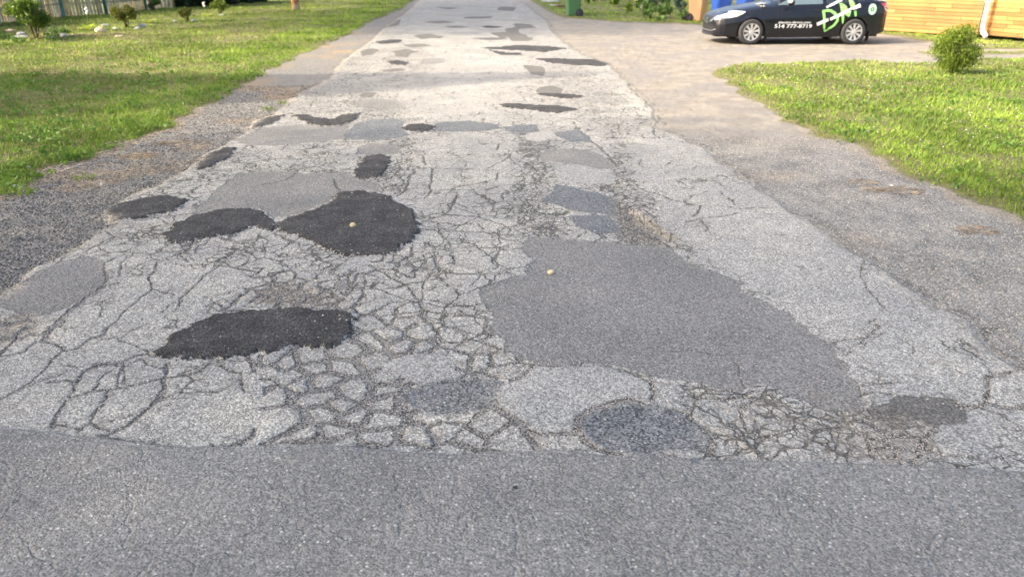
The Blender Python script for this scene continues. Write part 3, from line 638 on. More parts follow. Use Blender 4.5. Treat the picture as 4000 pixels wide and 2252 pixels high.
    for k_, w_ in (('md', .65), ('bl', .5), ('pl', .6)):
        ab = n.math('ABSOLUTE', n.math('ADD', A[k_], e1)); c = n.mix(n.math('MULTIPLY', n.ramp(ab, .001, .006, w_, 0), n.ramp(n.noise(5, 3), .4, .55)), c, (.06, .058, .055))
    c = n.mix(inside('bc', .02), c, bcc); c = n.mix(inside('br'), c, brnp)
    c = n.mix(n.math('MULTIPLY', n.ramp(n.math('ADD', A['dirt'], n.math('MULTIPLY', n.math('SUBTRACT', n.noise(25, 4), .5), 1.6)), .25, .9), .6), c, n.mix(c1, (.10, .09, .075), (.33, .29, .24)))
    ck = n.ramp(n.math('ADD', A['crk'], n.math('MULTIPLY', e1, .35)), -.002, .003, 1, 0)
    halo = n.ramp(n.math('ADD', A['crk'], e1), .0, .014, .30, 0)
    c = n.mix(halo, c, (.12, .118, .112))
    ckc = n.mix(n.ramp(A['crk'], -.010, -.003), grit, n.mix(n.ramp(c1, .2, 1), (.03, .028, .026), (.12, .115, .105)))
    c = n.mix(n.math('MULTIPLY', ck, .93), c, ckc)
    c = n.mix(inside('dk', .003, e3), c, dark)
    ed = n.ramp(n.math('ADD', A['pave'], e2), -.03, .03, 0, 1)
    sandy = n.math('MULTIPLY', n.ramp(n.math('ABSOLUTE', n.math('ADD', A['pave'], n.math('MULTIPLY', e2, 1.2))), .01, .13, 1, 0), n.ramp(n.noise(3, 4), .40, .62, 0, .75))
    c = n.mix(ed, c, shoul); c = n.mix(sandy, c, n.mix(c1, (.12, .11, .095), (.42, .39, .34)))
    rut = n.math('MULTIPLY', n.ramp(n.math('ABSOLUTE', n.math('SUBTRACT', n.math('ADD', A['pave'], n.math('MULTIPLY', e2, 1.6)), .09)), .006, .035, 1, 0), n.ramp(n.noise(4.3, 4), .42, .55, 0, .7))
    c = n.mix(rut, c, n.mix(c1, (.035, .034, .032), (.15, .145, .135)))
    c = n.mix(n.ramp(n.math('ADD', A['lawn'], e2), -.05, .03, 1, 0), c, soil)
    c = n.mix(inside('street', .006), c, strc)
    hgt = n.math('ADD', n.math('MULTIPLY', n.ramp(v1.outputs['Distance'], 0, .6, 1, 0), .5), n.math('MULTIPLY', rim2, .5))
    hgt = n.math('ADD', hgt, n.math('MULTIPLY', n.noise(220, 2), .5)); hgt = n.math('SUBTRACT', hgt, n.math('MULTIPLY', cz, 1.0))
    c = n.mix(1.0, c, (1.02, 1.01, .945), 'MULTIPLY')
    n.bump(hgt, .7, .007)
    n.b.inputs['Specular IOR Level'].default_value = .25
    return n.out(c, .88)
M_SURF = surface_material()

ATT = {'a_crk': crk, 'a_dk': SDT['dk'], 'a_md': SDT['md'], 'a_bl': SDT['bl'], 'a_pl': SDT['pl'], 'a_br': SDT['br'], 'a_bc': SDT['bc'], 'a_pave': sd_pave,
       'a_street': sd_street, 'a_lawn': sd_lawn, 'a_dirt': dirt, 'a_dmg': dmg, 'a_brn': brn, 'a_left': apr, 'a_net': net}
ATT = {k: np.asarray(v, np.float32).ravel() for k, v in ATT.items()}
VV = np.stack([X.ravel(), Y.ravel(), Z.astype(np.float32).ravel()], 1)
ri, ci = np.meshgrid(np.arange(NR - 1), np.arange(NC - 1), indexing='ij')
def faces_of(mask):
    r = ri[mask]; c = ci[mask]; a = r * NC + c
    return np.stack([a, a + 1, a + NC + 1, a + NC], 1).astype(np.int64)
def ground_obj(name, Fq, parent=None):
    u, inv = np.unique(Fq.ravel(), return_inverse=True)
    return mesh_np(name, VV[u], inv.reshape(-1, 4).astype(np.int32), M_SURF, parent, True, {k: v[u] for k, v in ATT.items()})
o = ground_obj('cross_street', faces_of(c_st)); tag(o, kind='structure', label='smooth resurfaced grey street across the bottom')
bigset = np.zeros(int(lab.max()) + 2, bool); bigset[big] = True
isbig = np.where(lab >= 0, bigset[np.clip(lab, 0, None)], False)
road = ground_obj('road', faces_of(c_pv & (pidf < 0) & ~slab)); tag(road, kind='structure', label='old cracked asphalt road patched many times')
sm = ground_obj('broken_asphalt', faces_of(slab & ~isbig), road); tag(sm, kind='stuff')
F_all = faces_of(isbig); L_all = lab[isbig]; od = np.argsort(L_all, kind='stable'); F_all = F_all[od]; L_all = L_all[od]
cut = np.flatnonzero(np.diff(L_all)) + 1
for fq in np.split(F_all, cut): ground_obj('asphalt_slab', fq, road)
for i, (ty, zk, pts, labl) in enumerate(PATCH):
    m = pidf == i
    if m.sum() > 3: tag(ground_obj('asphalt_patch', faces_of(m), road), label=labl)
xl = fc(X) < 0.0
o = ground_obj('gravel_shoulder', faces_of(c_gr & xl)); tag(o, kind='structure', label='dark gravel shoulder on the left with straw and twigs')
o = ground_obj('gravel_shoulder', faces_of(c_gr & ~xl & (fc(Y) < 9.2))); tag(o, kind='structure', label='grey gravel shoulder on the right')
o = ground_obj('driveway', faces_of(c_gr & ~xl & (fc(Y) >= 9.2))); tag(o, kind='structure', label='sandy gravel driveway under the black car')
o = ground_obj('lawn', faces_of(c_lw & xl)); tag(o, kind='structure', label='soil under the left lawn')
o = ground_obj('lawn', faces_of(c_lw & ~xl)); tag(o, kind='structure', label='soil under the right lawns')
def zat(x, y):
    r = int(np.clip(np.searchsorted(YR, y), 1, NR - 1)); c = int(np.clip(round((x / _t[r] * F_PX + CX - PX[0]) / 4.3), 0, NC - 1)); return float(Z[r, c])
# the wider ground, a little lower, out to the horizon
M_BASE = simple('rough_grass_ground', (.13, .18, .04), .95, .5, 1.5)
bm = bmesh.new(); bmesh.ops.create_grid(bm, x_segments=8, y_segments=8, size=400)
for v in bm.verts: v.co.z = -.08
tag(obj('ground', bm, M_BASE), kind='structure', label='flat ground beyond the street')

M_STREET2 = simple('plain_street_asphalt', (.20, .20, .195), .9, .12, 40, bump=.003, bscale=150)
bm = bmesh.new(); box(bm, 0, -3.0, -.06, 240, 8.6, .03); tag(obj('side_street', bm, M_STREET2), kind='structure', label='the crossing street going on to both sides')
bm = bmesh.new(); box(bm, -1.35, 95, -.06, 5.4, 120, .03); tag(obj('far_road', bm, M_STREET2), kind='structure', label='the road going on beyond the picture')
# ------------------------------------------------------------------ shade trees, spruce (left of and behind the camera)
def leaf_mat(name, c0, c1, trans=.25, rough=.6):
    n = NT(name); a = n.attr('tint'); col = n.mix(a, c0, c1)
    n.b.inputs['Specular IOR Level'].default_value = .25
    n.b.inputs['Transmission Weight'].default_value = 0
    m = n.out(col, rough)
    tr = n.n('ShaderNodeBsdfTranslucent'); n.put(tr.inputs[0], n.mix(.5, col, (c1[0] * 1.3, c1[1] * 1.4, c1[2]), 'MIX'))
    mx = n.n('ShaderNodeMixShader'); mx.inputs[0].default_value = trans
    o_ = n.t.nodes['Material Output']; n.t.links.new(n.b.outputs[0], mx.inputs[1]); n.t.links.new(tr.outputs[0], mx.inputs[2]); n.t.links.new(mx.outputs[0], o_.inputs[0])
    return m
M_LEAF = leaf_mat('deciduous_leaf', (.035, .06, .018), (.07, .12, .03))
M_BARK = simple('grey_bark', (.12, .095, .07), .95, .35, 3, bump=.01, bscale=25)
def quads(P, D, U, Ln, Wd):
    """leaf quads: centre P, long axis D, side axis U"""
    a = P - D * Ln[:, None] * .5; b = P + D * Ln[:, None] * .5
    s1 = P + U * Wd[:, None] * .5; s2 = P - U * Wd[:, None] * .5
    V = np.stack([a, s1, b, s2], 1).reshape(-1, 3); F_ = np.arange(len(V)).reshape(-1, 4)
    return V, F_
def rand_dirs(n):
    v = rng.normal(size=(n, 3)); return v / np.linalg.norm(v, axis=1)[:, None]
def leafcloud(name, P, size, mat, parent, up=.3, tint=None, wr=.5):
    n = len(P); D = rand_dirs(n); D[:, 2] += up; D /= np.linalg.norm(D, axis=1)[:, None]
    U = np.cross(D, rand_dirs(n)); U /= np.linalg.norm(U, axis=1)[:, None] + 1e-9
    sz = size * rng.uniform(.6, 1.3, n); V, F_ = quads(P, D, U, sz, sz * wr)
    t = rng.uniform(0, 1, n) if tint is None else np.clip(tint + rng.uniform(-.25, .25, n), 0, 1)
    return mesh_np(name, V, F_, mat, parent, False, {'tint': np.repeat(t, 4)})
def clumps(n, cen, rad, ncl, cr):
    c = rand_dirs(ncl) * (rng.uniform(.25, 1, ncl) ** .4)[:, None] * np.array(rad) + np.array(cen)
    k = rng.integers(0, ncl, n); d = rand_dirs(n) * (rng.uniform(0, 1, n) ** .45)[:, None] * cr * rng.uniform(.7, 1.2, ncl)[k][:, None]
    return c[k] + d
def shade_tree(x, y, hc, rad, n, label, lean=(0, 0), leaf=.42):
    t = empty('unseen_maple', (x, y, 0)); tag(t, label, 'tree')
    bm = bmesh.new(); tube(bm, [(0, 0, -.1), (.05, 0, hc * .3), (lean[0] * .5, lean[1] * .5, hc * .7), (lean[0], lean[1], hc)], [.34, .27, .2, .1], 10)
    for k in range(6):
        a = k * 1.05; z0 = hc * (.45 + .06 * k)
        tube(bm, [(lean[0] * .3, lean[1] * .3, z0), (lean[0] + math.cos(a) * rad[0] * .45, lean[1] + math.sin(a) * rad[1] * .45, z0 + rad[2] * .5)], [.13, .04], 6)
    obj('trunk', bm, M_BARK, t, True)
    P = rand_dirs(n) * (rng.uniform(0, 1, n) ** .36)[:, None] * np.array(rad) * (1 + .10 * rng.normal(size=(n, 1))) + np.array((lean[0], lean[1], hc))
    leafcloud('crown', P, leaf, M_LEAF, t, 0, wr=.8)
    return t
HT = 1 / math.tan(SUN_EL); LX, LY = math.cos(SUN_AZ), math.sin(SUN_AZ)
def caster(gx_, gy_, h): return (gx_ - LX * h * HT, gy_ - LY * h * HT)
SHADE = True
if SHADE:
    x_, y_ = caster(-1.5, 3.6, 9); shade_tree(x_, y_, 9, (6.8, 6.4, 4.2), 35000, 'large leafy maple, unseen, added to shade the near end of the road', leaf=.16)  # this and the next maple are added out of view to shade the foreground
    x_, y_ = caster(9.0, 1.2, 13); shade_tree(x_, y_, 13, (7.5, 7.4, 4.5), 44000, 'tallest maple, unseen, added for shade behind the other one', leaf=.16)
    x_, y_ = caster(0, 29, 12); shade_tree(x_, y_, 12, (8, 7.2, 4.5), 9000, 'maple beyond the fence shading the far road')
    x_, y_ = caster(2, 39, 12); shade_tree(x_, y_, 12, (8, 7.0, 4.5), 7000, 'farthest maple shading the end of the road in view')
    # spruce whose tip draws the dark band over the road
    tx, ty = gp(2390, 288); H_S = 13.2; bx, by = caster(tx, ty, H_S)
    t = empty('spruce_tree', (bx, by, 0)); tag(t, 'tall narrow spruce left of the lawn', 'tree')
    bm = bmesh.new(); tube(bm, [(0, 0, -.1), (0, 0, H_S * .95)], [.22, .03], 8); obj('trunk', bm, M_BARK, t, True)
    n_ = 26000; zz = H_S * (1 - rng.uniform(0, 1, n_) ** .6 * .94); rr = (H_S - zz) * .34 * np.sqrt(rng.uniform(.1, 1, n_)); aa = rng.uniform(0, 6.283, n_)
    leafcloud('crown', np.stack([rr * np.cos(aa), rr * np.sin(aa), zz], 1), .30, leaf_mat('spruce_needle', (.02, .04, .018), (.035, .065, .025), .05), t, -.2, wr=.6)

# ------------------------------------------------------------------ grass
M_GRASS = (lambda: None)
def grass_material():
    n = NT('grass_blades'); a = n.attr('tint'); d = n.attr('dry')
    g = n.mix(a, (.10, .175, .022), (.30, .43, .06)); s_ = n.mix(a, (.16, .145, .06), (.40, .35, .18))
    c = n.mix(d, g, s_); n.b.inputs['Specular IOR Level'].default_value = .2
    m = n.out(c, .7)
    tr = n.n('ShaderNodeBsdfTranslucent'); n.put(tr.inputs[0], c); mx = n.n('ShaderNodeMixShader'); mx.inputs[0].default_value = .3
    o_ = n.t.nodes['Material Output']; n.t.links.new(n.b.outputs[0], mx.inputs[1]); n.t.links.new(tr.outputs[0], mx.inputs[2]); n.t.links.new(mx.outputs[0], o_.inputs[0])
    return m
M_GRASS = grass_material()
def sample_cells(mask, n, power=1.0):
    """random points on the grid cells of mask, denser close by; returns x, y, z, depth"""
    r, c = np.nonzero(mask); ar = (dcell[r, c] * (gx[r, c + 1] - gx[r, c])) ** power
    k = rng.choice(len(r), n, p=ar / ar.sum()); r = r[k]; c = c[k]; u = rng.uniform(0, 1, n); v = rng.uniform(0, 1, n)
    x = gx[r, c] + u * (gx[r, c + 1] - gx[r, c]); y = gy[r, c] + v * (gy[r + 1, c] - gy[r, c])
    x += v * (gx[r + 1, c] - gx[r, c])
    return x, y, Z[r, c], r, c
def blades(name, mask, n, label, dryf, power=.35, h0=.05, hk=1.0):
    x, y, z, r, c = sample_cells(mask, n, power)
    dist = np.hypot(x, y); wdt = (.0035 + .0011 * dist) * rng.uniform(.7, 1.3, n)
    dens = fbm(x, y, 1.3, 3, 205)
    dry = np.clip(dryf(x, y, r, c), 0, 1)
    dry = (rng.uniform(0, 1, n) < dry * .85) * rng.uniform(.5, 1, n)
    hgt = h0 * rng.uniform(.45, 1.25, n) * (1 + .8 * dens + .9 * np.clip(fbm(x, y, 5, 2, 207), 0, 1)) * (1 - .35 * dry) * hk
    hgt *= np.clip(.35 + (-sd_lawn[r, c]) / .25, .3, 1)
    a = rng.uniform(0, 6.283, n); dx = np.cos(a); dy = np.sin(a); ln = hgt * rng.uniform(.25, 1.1, n); b = a + 1.57 + rng.uniform(-.5, .5, n)
    base = np.stack([x, y, z - .004], 1); side = np.stack([dx, dy, 0 * dx], 1) * wdt[:, None] * .5
    tip = base + np.stack([np.cos(b) * ln, np.sin(b) * ln, hgt], 1)
    V = np.stack([base - side, base + side, tip], 1).reshape(-1, 3)
    tint = np.clip(.5 + .9 * fbm(x, y, .9, 3, 210) + .5 * fbm(x, y, 7, 2, 214) + rng.uniform(-.3, .3, n) , 0, 1)
    o = mesh_np(name, V, np.arange(n * 3).reshape(-1, 3), M_GRASS, None, False, {'tint': np.repeat(tint, 3), 'dry': np.repeat(dry, 3)})
    tag(o, label, 'grass', kind='stuff')
lwm = np.zeros((NR, NC), bool); lwm[:-1, :-1] = c_lw; lwm[:, -2:] = False; lwm[-2:] = False
_le = sorted([(y_, x_) for x_, y_ in lawnL[:len(lawnL_edge)]]); _ly = [p[0] for p in _le]; _lx = [p[1] for p in _le]
def dry_left(x, y, r, c):
    inn = np.interp(y, _ly, _lx) - x
    q = fbm(x, y, .55, 4, 220) + .25 * fbm(x, y, 3, 3, 221)
    e = -sd_lawn[r, c]
    band = smooth01((q + .10) / .28) * smooth01((np.abs(x) - 4.6) / 1.5) * smooth01((26 - y) / 6)
    return .08 + .7 * band + .6 * smooth01(1 - e / .3) + .52 * smooth01((inn - 1.3) / 1.2) + .45 * smooth01(1 - np.abs(inn - .75) / .35) * smooth01((fbm(x, y, .8, 2, 260) + .2) / .3)
def dry_right(x, y, r, c):
    q = fbm(x, y, .7, 4, 230); e = -sd_lawn[r, c]
    return .12 + .55 * smooth01((q + .02) / .35) + .6 * smooth01(1 - e / .2)
blades('grass', lwm & (X < 0), 230000, 'uneven green and straw coloured grass of the left verge and yard', dry_left)
blades('grass', lwm & (X >= 0), 170000, 'short sunny grass of the right lawns', dry_right, h0=.042)
M_WEEDL = leaf_mat('broad_weed_leaf', (.06, .13, .02), (.16, .27, .05), .3)
def broadleaf(mask, ncl_, label):
    x, y, z, r, c = sample_cells(mask, ncl_, .6); k = rng.integers(0, ncl_, ncl_ * 16); q = rng.normal(0, .055, (len(k), 2)) * (1 + .04 * y[k])[:, None]
    P = np.stack([x[k] + q[:, 0], y[k] + q[:, 1], z[k] + rng.uniform(.015, .065, len(k))], 1)
    tag(leafcloud('lawn_weeds', P, .055, M_WEEDL, None, .25, wr=.55), label, 'weeds', kind='stuff')
broadleaf(lwm & (X < 0) & (Y < 16), 420, 'broad leafed weeds growing through the left grass'); broadleaf(lwm & (X > 0) & (Y < 15), 130, 'broad leafed weeds growing through the right lawn')
# clover heads on the right lawn, weeds growing in the left gravel
def octa(P, s, mat, name, parent=None, flat=.7, tint=None):
    n = len(P); base = np.array([(1, 0, 0), (0, 1, 0), (-1, 0, 0), (0, -1, 0), (0, 0, 1), (0, 0, -1)], float)
    V = base[None] * rng.uniform(.55, 1.25, (n, 6, 1)); V[:, :, 2] *= flat
    a = rng.uniform(0, 6.28, n); ca, sa = np.cos(a)[:, None], np.sin(a)[:, None]
    vx = V[:, :, 0] * ca - V[:, :, 1] * sa; vy = V[:, :, 0] * sa + V[:, :, 1] * ca
    V = np.stack([vx, vy, V[:, :, 2]], 2) * s[:, None, None] + P[:, None, :]
    f = np.array([(0, 1, 4), (1, 2, 4), (2, 3, 4), (3, 0, 4), (1, 0, 5), (2, 1, 5), (3, 2, 5), (0, 3, 5)])
    F_ = (f[None] + 6 * np.arange(n)[:, None, None]).reshape(-1, 3)
    t = rng.uniform(0, 1, n) if tint is None else tint
    return mesh_np(name, V.reshape(-1, 3), F_, mat, parent, False, {'tint': np.repeat(t, 6)})
def tint_mat(name, c0, c1, rough=.85):
    n = NT(name); return n.out(n.mix(n.attr('tint'), c0, c1), rough)
M_CLOVER = tint_mat('white_clover', (.45, .45, .38), (.75, .74, .66))
m_ = lwm & (X > 4) & (Y < 16) & (fbm(X, Y, .8, 2, 250) > .02)
x, y, z, r, c = sample_cells(m_, 520, .8)
o = octa(np.stack([x, y, z + .045], 1), rng.uniform(.005, .010, len(x)), M_CLOVER, 'clover_flowers', flat=.9); tag(o, 'tiny white clover heads scattered over the right lawn', 'clover', kind='stuff')
# loose stones
M_GRIT = tint_mat('loose_grit', (.05, .048, .045), (.42, .40, .37))
M_GRIT2 = tint_mat('pale_grit', (.16, .155, .145), (.50, .47, .42))
grm = np.zeros((NR, NC), bool); grm[:-1, :-1] = c_gr; grm[:, -2:] = False; grm[-2:] = False
pvm = np.zeros((NR, NC), bool); pvm[:-1, :-1] = c_pv; pvm[:, -2:] = False
x, y, z, r, c = sample_cells(grm & (Y < 13) & (X < 0), 26000, .45)
o = octa(np.stack([x, y, z + .002], 1), rng.uniform(.003, .0085, len(x)) * (1 + .04 * y), M_GRIT, 'loose_gravel', tint=rng.uniform(0, 1, len(x)) ** 2.2); tag(o, 'loose dark gravel on the left shoulder', 'gravel', kind='stuff')
x, y, z, r, c = sample_cells(grm & (Y < 9) & (X > 0), 14000, .5)
o = octa(np.stack([x, y, z + .002], 1), rng.uniform(.003, .007, len(x)) * (1 + .04 * y), M_GRIT2, 'loose_gravel', tint=rng.uniform(0, 1, len(x)) ** 1.5); tag(o, 'loose pale gravel on the right shoulder', 'gravel', kind='stuff')
rub = pvm & (((crk < .001) & (Y < 6)) | ((dirt > .6) & (Y < 9) & (crk < .012)))
x, y, z, r, c = sample_cells(rub, 22000, .5)
o = octa(np.stack([x, y, z + .002], 1), rng.uniform(.002, .0065, len(x)), M_GRIT, 'crumbled_asphalt', tint=rng.uniform(0.1, 1, len(x))); tag(o, 'crumbs of broken asphalt filling the cracks', 'gravel', kind='stuff')
x, y, z, r, c = sample_cells(pvm & (Y < 9), 1500, .5)
o = octa(np.stack([x, y, z + .003], 1), rng.uniform(.003, .008, len(x)), M_GRIT2, 'loose_gravel', tint=rng.uniform(0, 1, len(x))); tag(o, 'single pale stones scattered over the road', 'gravel', kind='stuff')
# straw, twigs and dead grass
M_STRAW = tint_mat('dry_straw', (.10, .065, .035), (.50, .40, .26))
def straw(name, cx_, cy_, rx_, ry_, n, label, ang=0, ln=(.03, .14), wd=.003, cat='straw'):
    a = rng.uniform(0, 6.28, n); q = np.sqrt(rng.uniform(0, 1, n)); x = cx_ + rx_ * q * np.cos(a); y = cy_ + ry_ * q * np.sin(a)
    z = np.array([zat(i, j) for i, j in zip(x, y)]) + .004 + rng.uniform(0, .018, n) * (1 - q)
    b = ang + rng.normal(0, .55, n); L = rng.uniform(*ln, n)
    D = np.stack([np.cos(b), np.sin(b), rng.normal(0, .05, n)], 1); U = np.stack([-np.sin(b), np.cos(b), rng.normal(0, .5, n)], 1)
    P = np.stack([x, y, z], 1)
    A = P - D * L[:, None] / 2; B = P + D * L[:, None] / 2
    V = np.stack([A - U * wd / 2, A + U * wd / 2, B + U * wd / 2, B - U * wd / 2], 1).reshape(-1, 3)
    o = mesh_np(name, V, np.arange(n * 4).reshape(-1, 4), M_STRAW, None, False, {'tint': np.repeat(rng.uniform(0, 1, n), 4)})
    tag(o, label, cat, kind='stuff'); return o
px_, py_ = gp(540, 612); straw('straw_clump', px_, py_, .22, .16, 260, 'brown clump of dead grass on the left gravel', .1)
px_, py_ = gp(660, 560); straw('straw_clump', px_, py_, .22, .14, 120, 'thin trail of dead grass behind the brown clump', .1)
for (qx_, qy_), rx_, n_, la in [((3368, 712), .16, 130, 'small brown clump of dead grass on the right gravel'), ((3420, 745), .13, 120, 'brown clump of dead grass nearest the driveway'), ((3525, 745), .20, 200, 'widest brown clump of dead grass on the right gravel'), ((3820, 900), .17, 160, 'brown clump of dead grass nearest the right lawn corner')]:
    px_, py_ = gp(qx_, qy_); straw('straw_clump', px_, py_, rx_, rx_ * .7, n_, la, .0, (.02, .08))
x, y, z, r, c = sample_cells(grm & (Y < 12) & (X < 0) & (brn > .12), 2600, .5)
n_ = len(x); b = rng.uniform(0, 3.14, n_); L = rng.uniform(.012, .07, n_); D = np.stack([np.cos(b), np.sin(b), 0 * b], 1); U = np.stack([-np.sin(b), np.cos(b), 0 * b + .3], 1); P = np.stack([x, y, z + .006], 1)
V = np.stack([P - D * L[:, None] / 2 - U * .002, P - D * L[:, None] / 2 + U * .002, P + D * L[:, None] / 2 + U * .002, P + D * L[:, None] / 2 - U * .002], 1).reshape(-1, 3)
tag(mesh_np('straw_litter', V, np.arange(n_ * 4).reshape(-1, 4), M_STRAW, None, False, {'tint': np.repeat(rng.uniform(0, 1, n_), 4)}), 'bits of straw scattered over the left gravel', 'straw', kind='stuff')
M_TWIG = simple('pale_dry_wood', (.42, .36, .28), .8, .3, 20)
for (a0, a1, rr, la) in [((375, 603), (440, 593), .007, 'thick pale twig beside the brown straw clump'), ((235, 645), (300, 634), .006, 'pale twig in the grass edge left of the straw'), ((238, 674), (345, 640), .006, 'longest bent twig along the grass edge'), ((200, 803), (262, 790), .006, 'pale twig lowest on the dark gravel'), ((410, 565), (440, 560), .005, 'short pale stub of wood at the grass edge')]:
    p = gp(*a0); q = gp(*a1); bm = bmesh.new(); mid = ((p[0] + q[0]) / 2 + .01, (p[1] + q[1]) / 2 + .015)
    tube(bm, [(p[0], p[1], zat(*p) + .008), (mid[0], mid[1], zat(*mid) + .016), (q[0], q[1], zat(*q) + .010)], [rr, rr * .9, rr * .5], 6)
    tag(obj('twig', bm, M_TWIG, None, True), la, 'twig', 'twigs on the left shoulder')
# weeds in the gravel
M_WEED = leaf_mat('weed_leaf', (.09, .16, .02), (.22, .30, .05), .3)
for (qx_, qy_), rr, n_, la in [((470, 548), .20, 150, 'bright green weed at the edge of the left gravel'), ((1055, 432), .10, 60, 'small yellow green weed against the asphalt edge'), ((1105, 410), .07, 40, 'tiniest weed beyond the one at the asphalt edge'), ((330, 700), .12, 50, 'sparse grassy weed on the dark gravel'), ((60, 760), .2, 170, 'low weed near the white litter')]:
    px_, py_ = gp(qx_, qy_); q = np.sqrt(rng.uniform(0, 1, n_)); a = rng.uniform(0, 6.28, n_)
    P = np.stack([px_ + rr * q * np.cos(a), py_ + rr * .6 * q * np.sin(a), rng.uniform(.012, .05, n_)], 1); P[:, 2] += zat(px_, py_)
    tag(leafcloud('weed', P, .045, M_WEED, None, .4, wr=.28), la, 'weed')
# two pale stones on the patches and other loose things
M_STONE = simple('tan_stone', (.52, .42, .27), .8, .25, 40, bump=.003, bscale=90)
def stone(qx_, qy_, sx, sy, sz, mat, name, label, cat='stone', seed=1, dz=.4, group=None, sub=2):
    px_, py_ = gp(qx_, qy_); rr = random.Random(seed); bm = bmesh.new(); bmesh.ops.create_icosphere(bm, subdivisions=sub, radius=1)
    off = Vector((rr.random() * 9, rr.random() * 9, 3)); from_noise = __import__('mathutils').noise
    for v in bm.verts:
        k = 1 + .22 * from_noise.noise(v.co * 1.4 + off); v.co = Vector((v.co.x * sx * k, v.co.y * sy * k, max(v.co.z * k, -.55) * sz))
    o = obj(name, bm, mat); o.location = (px_, py_, zat(px_, py_) + sz * dz); o.rotation_euler = (0, 0, rr.random() * .6 - .3); tag(o, label, cat, group)
    return o
stone(1380, 897, .026, .021, .020, M_STONE, 'stone', 'tan stone resting on the big black patch', seed=3)
stone(2152, 1074, .026, .021, .019, M_STONE, 'stone', 'pale yellow stone resting on the large grey patch', seed=5)
stone(1235, 1105, .011, .009, .008, M_STONE, 'stone', 'tiny orange pebble in the broken middle of the road', seed=6)
stone(2012, 1937, .010, .008, .006, simple('black_pebble', (.03, .03, .03), .7), 'stone', 'small black pebble alone on the smooth street', seed=8)
M_PAPER = simple('white_litter', (.75, .75, .73), .8, .06, 20)
stone(65, 733, .055, .03, .018, M_PAPER, 'crumpled_paper', 'crumpled white paper at the grass edge', 'litter', seed=9)
stone(112, 655, .022, .015, .010, M_PAPER, 'crumpled_paper', 'small white scrap in the grass edge', 'litter', seed=10)
stone(397, 725, .010, .010, .018, M_PAPER, 'cigarette_end', 'white stub standing on the dark gravel', 'litter', seed=11)
stone(3482, 726, .022, .015, .008, M_PAPER, 'pale_pebble', 'white pebble between the brown clumps', 'stone', seed=12)

# ------------------------------------------------------------------ board fence on the left
M_FENCE = []
for i, c in enumerate([(.46, .41, .26), (.38, .35, .22), (.54, .47, .31), (.30, .27, .17), (.48, .37, .20)]):
    M_FENCE.append(simple('weathered_board_%s' % 'abcde'[i], c, .9, .35, 5, bump=.004, bscale=50))
M_TEAL = simple('teal_painted_steel', (.03, .14, .13), .55, .2)
fl = [gp(-420, 175), gp(-5, 96), gp(248, 66), gp(416, 57), gp(567, 43), gp(700, 29), gp(790, 24)]
fence = empty('board_fence', (fl[0][0], fl[0][1], 0)); tag(fence, 'weathered vertical board fence with teal posts behind the garden bed', 'fence')
fo = Vector((fl[0][0], fl[0][1], 0))
def on_fence(t):
    L = [math.dist(a, b) for a, b in zip(fl[:-1], fl[1:])]; t *= sum(L)
    for (a, b), l in zip(zip(fl[:-1], fl[1:]), L):
        if t <= l: return Vector((a[0] + (b[0] - a[0]) * t / l, a[1] + (b[1] - a[1]) * t / l, 0)), math.atan2(b[1] - a[1], b[0] - a[0])
        t -= l
    return Vector((*fl[-1], 0)), math.atan2(fl[-1][1] - fl[-2][1], fl[-1][0] - fl[-2][0])
FL = sum(math.dist(a, b) for a, b in zip(fl[:-1], fl[1:])); bw_ = .125; nb = int(FL / bw_)
bm0 = bmesh.new(); box(bm0, 0, 0, .93, bw_ * .86, .022, 1.86, bevel=.004); me_b = []
for mm in M_FENCE:
    me = bpy.data.meshes.new('board'); bm0.to_mesh(me); me.materials.append(mm); me_b.append(me)
bm0.free()
for i in range(nb):
    p, a = on_fence((i + .5) / nb); o = bpy.data.objects.new('board', me_b[rnd.choice([0, 0, 1, 1, 2, 3, 4])]); COL.objects.link(o); o.parent = fence
    o.location = p - fo + Vector((0, rnd.uniform(-.008, .008), rnd.uniform(-.05, .03))); o.rotation_euler = (0, rnd.uniform(-.018, .018), a); o.scale = (1, 1, rnd.uniform(.97, 1.02))
for q in [(-5, 96), (248, 66), (416, 57), (570, 43), (700, 29)]:
    x_, y_ = gp(*q); bm = bmesh.new(); box(bm, 0, 0, .98, .09, .09, 2.0, bevel=.008); o = obj('post', bm, M_TEAL, fence); o.location = Vector((x_ + .06, y_ - .09, 0)) - fo
for zz_ in (.45, 1.5):
    bm = bmesh.new(); tube(bm, [(a - fo.x + .0, b - fo.y + .05, zz_) for a, b in fl], .04, 4); obj('rail', bm, M_FENCE[3], fence)

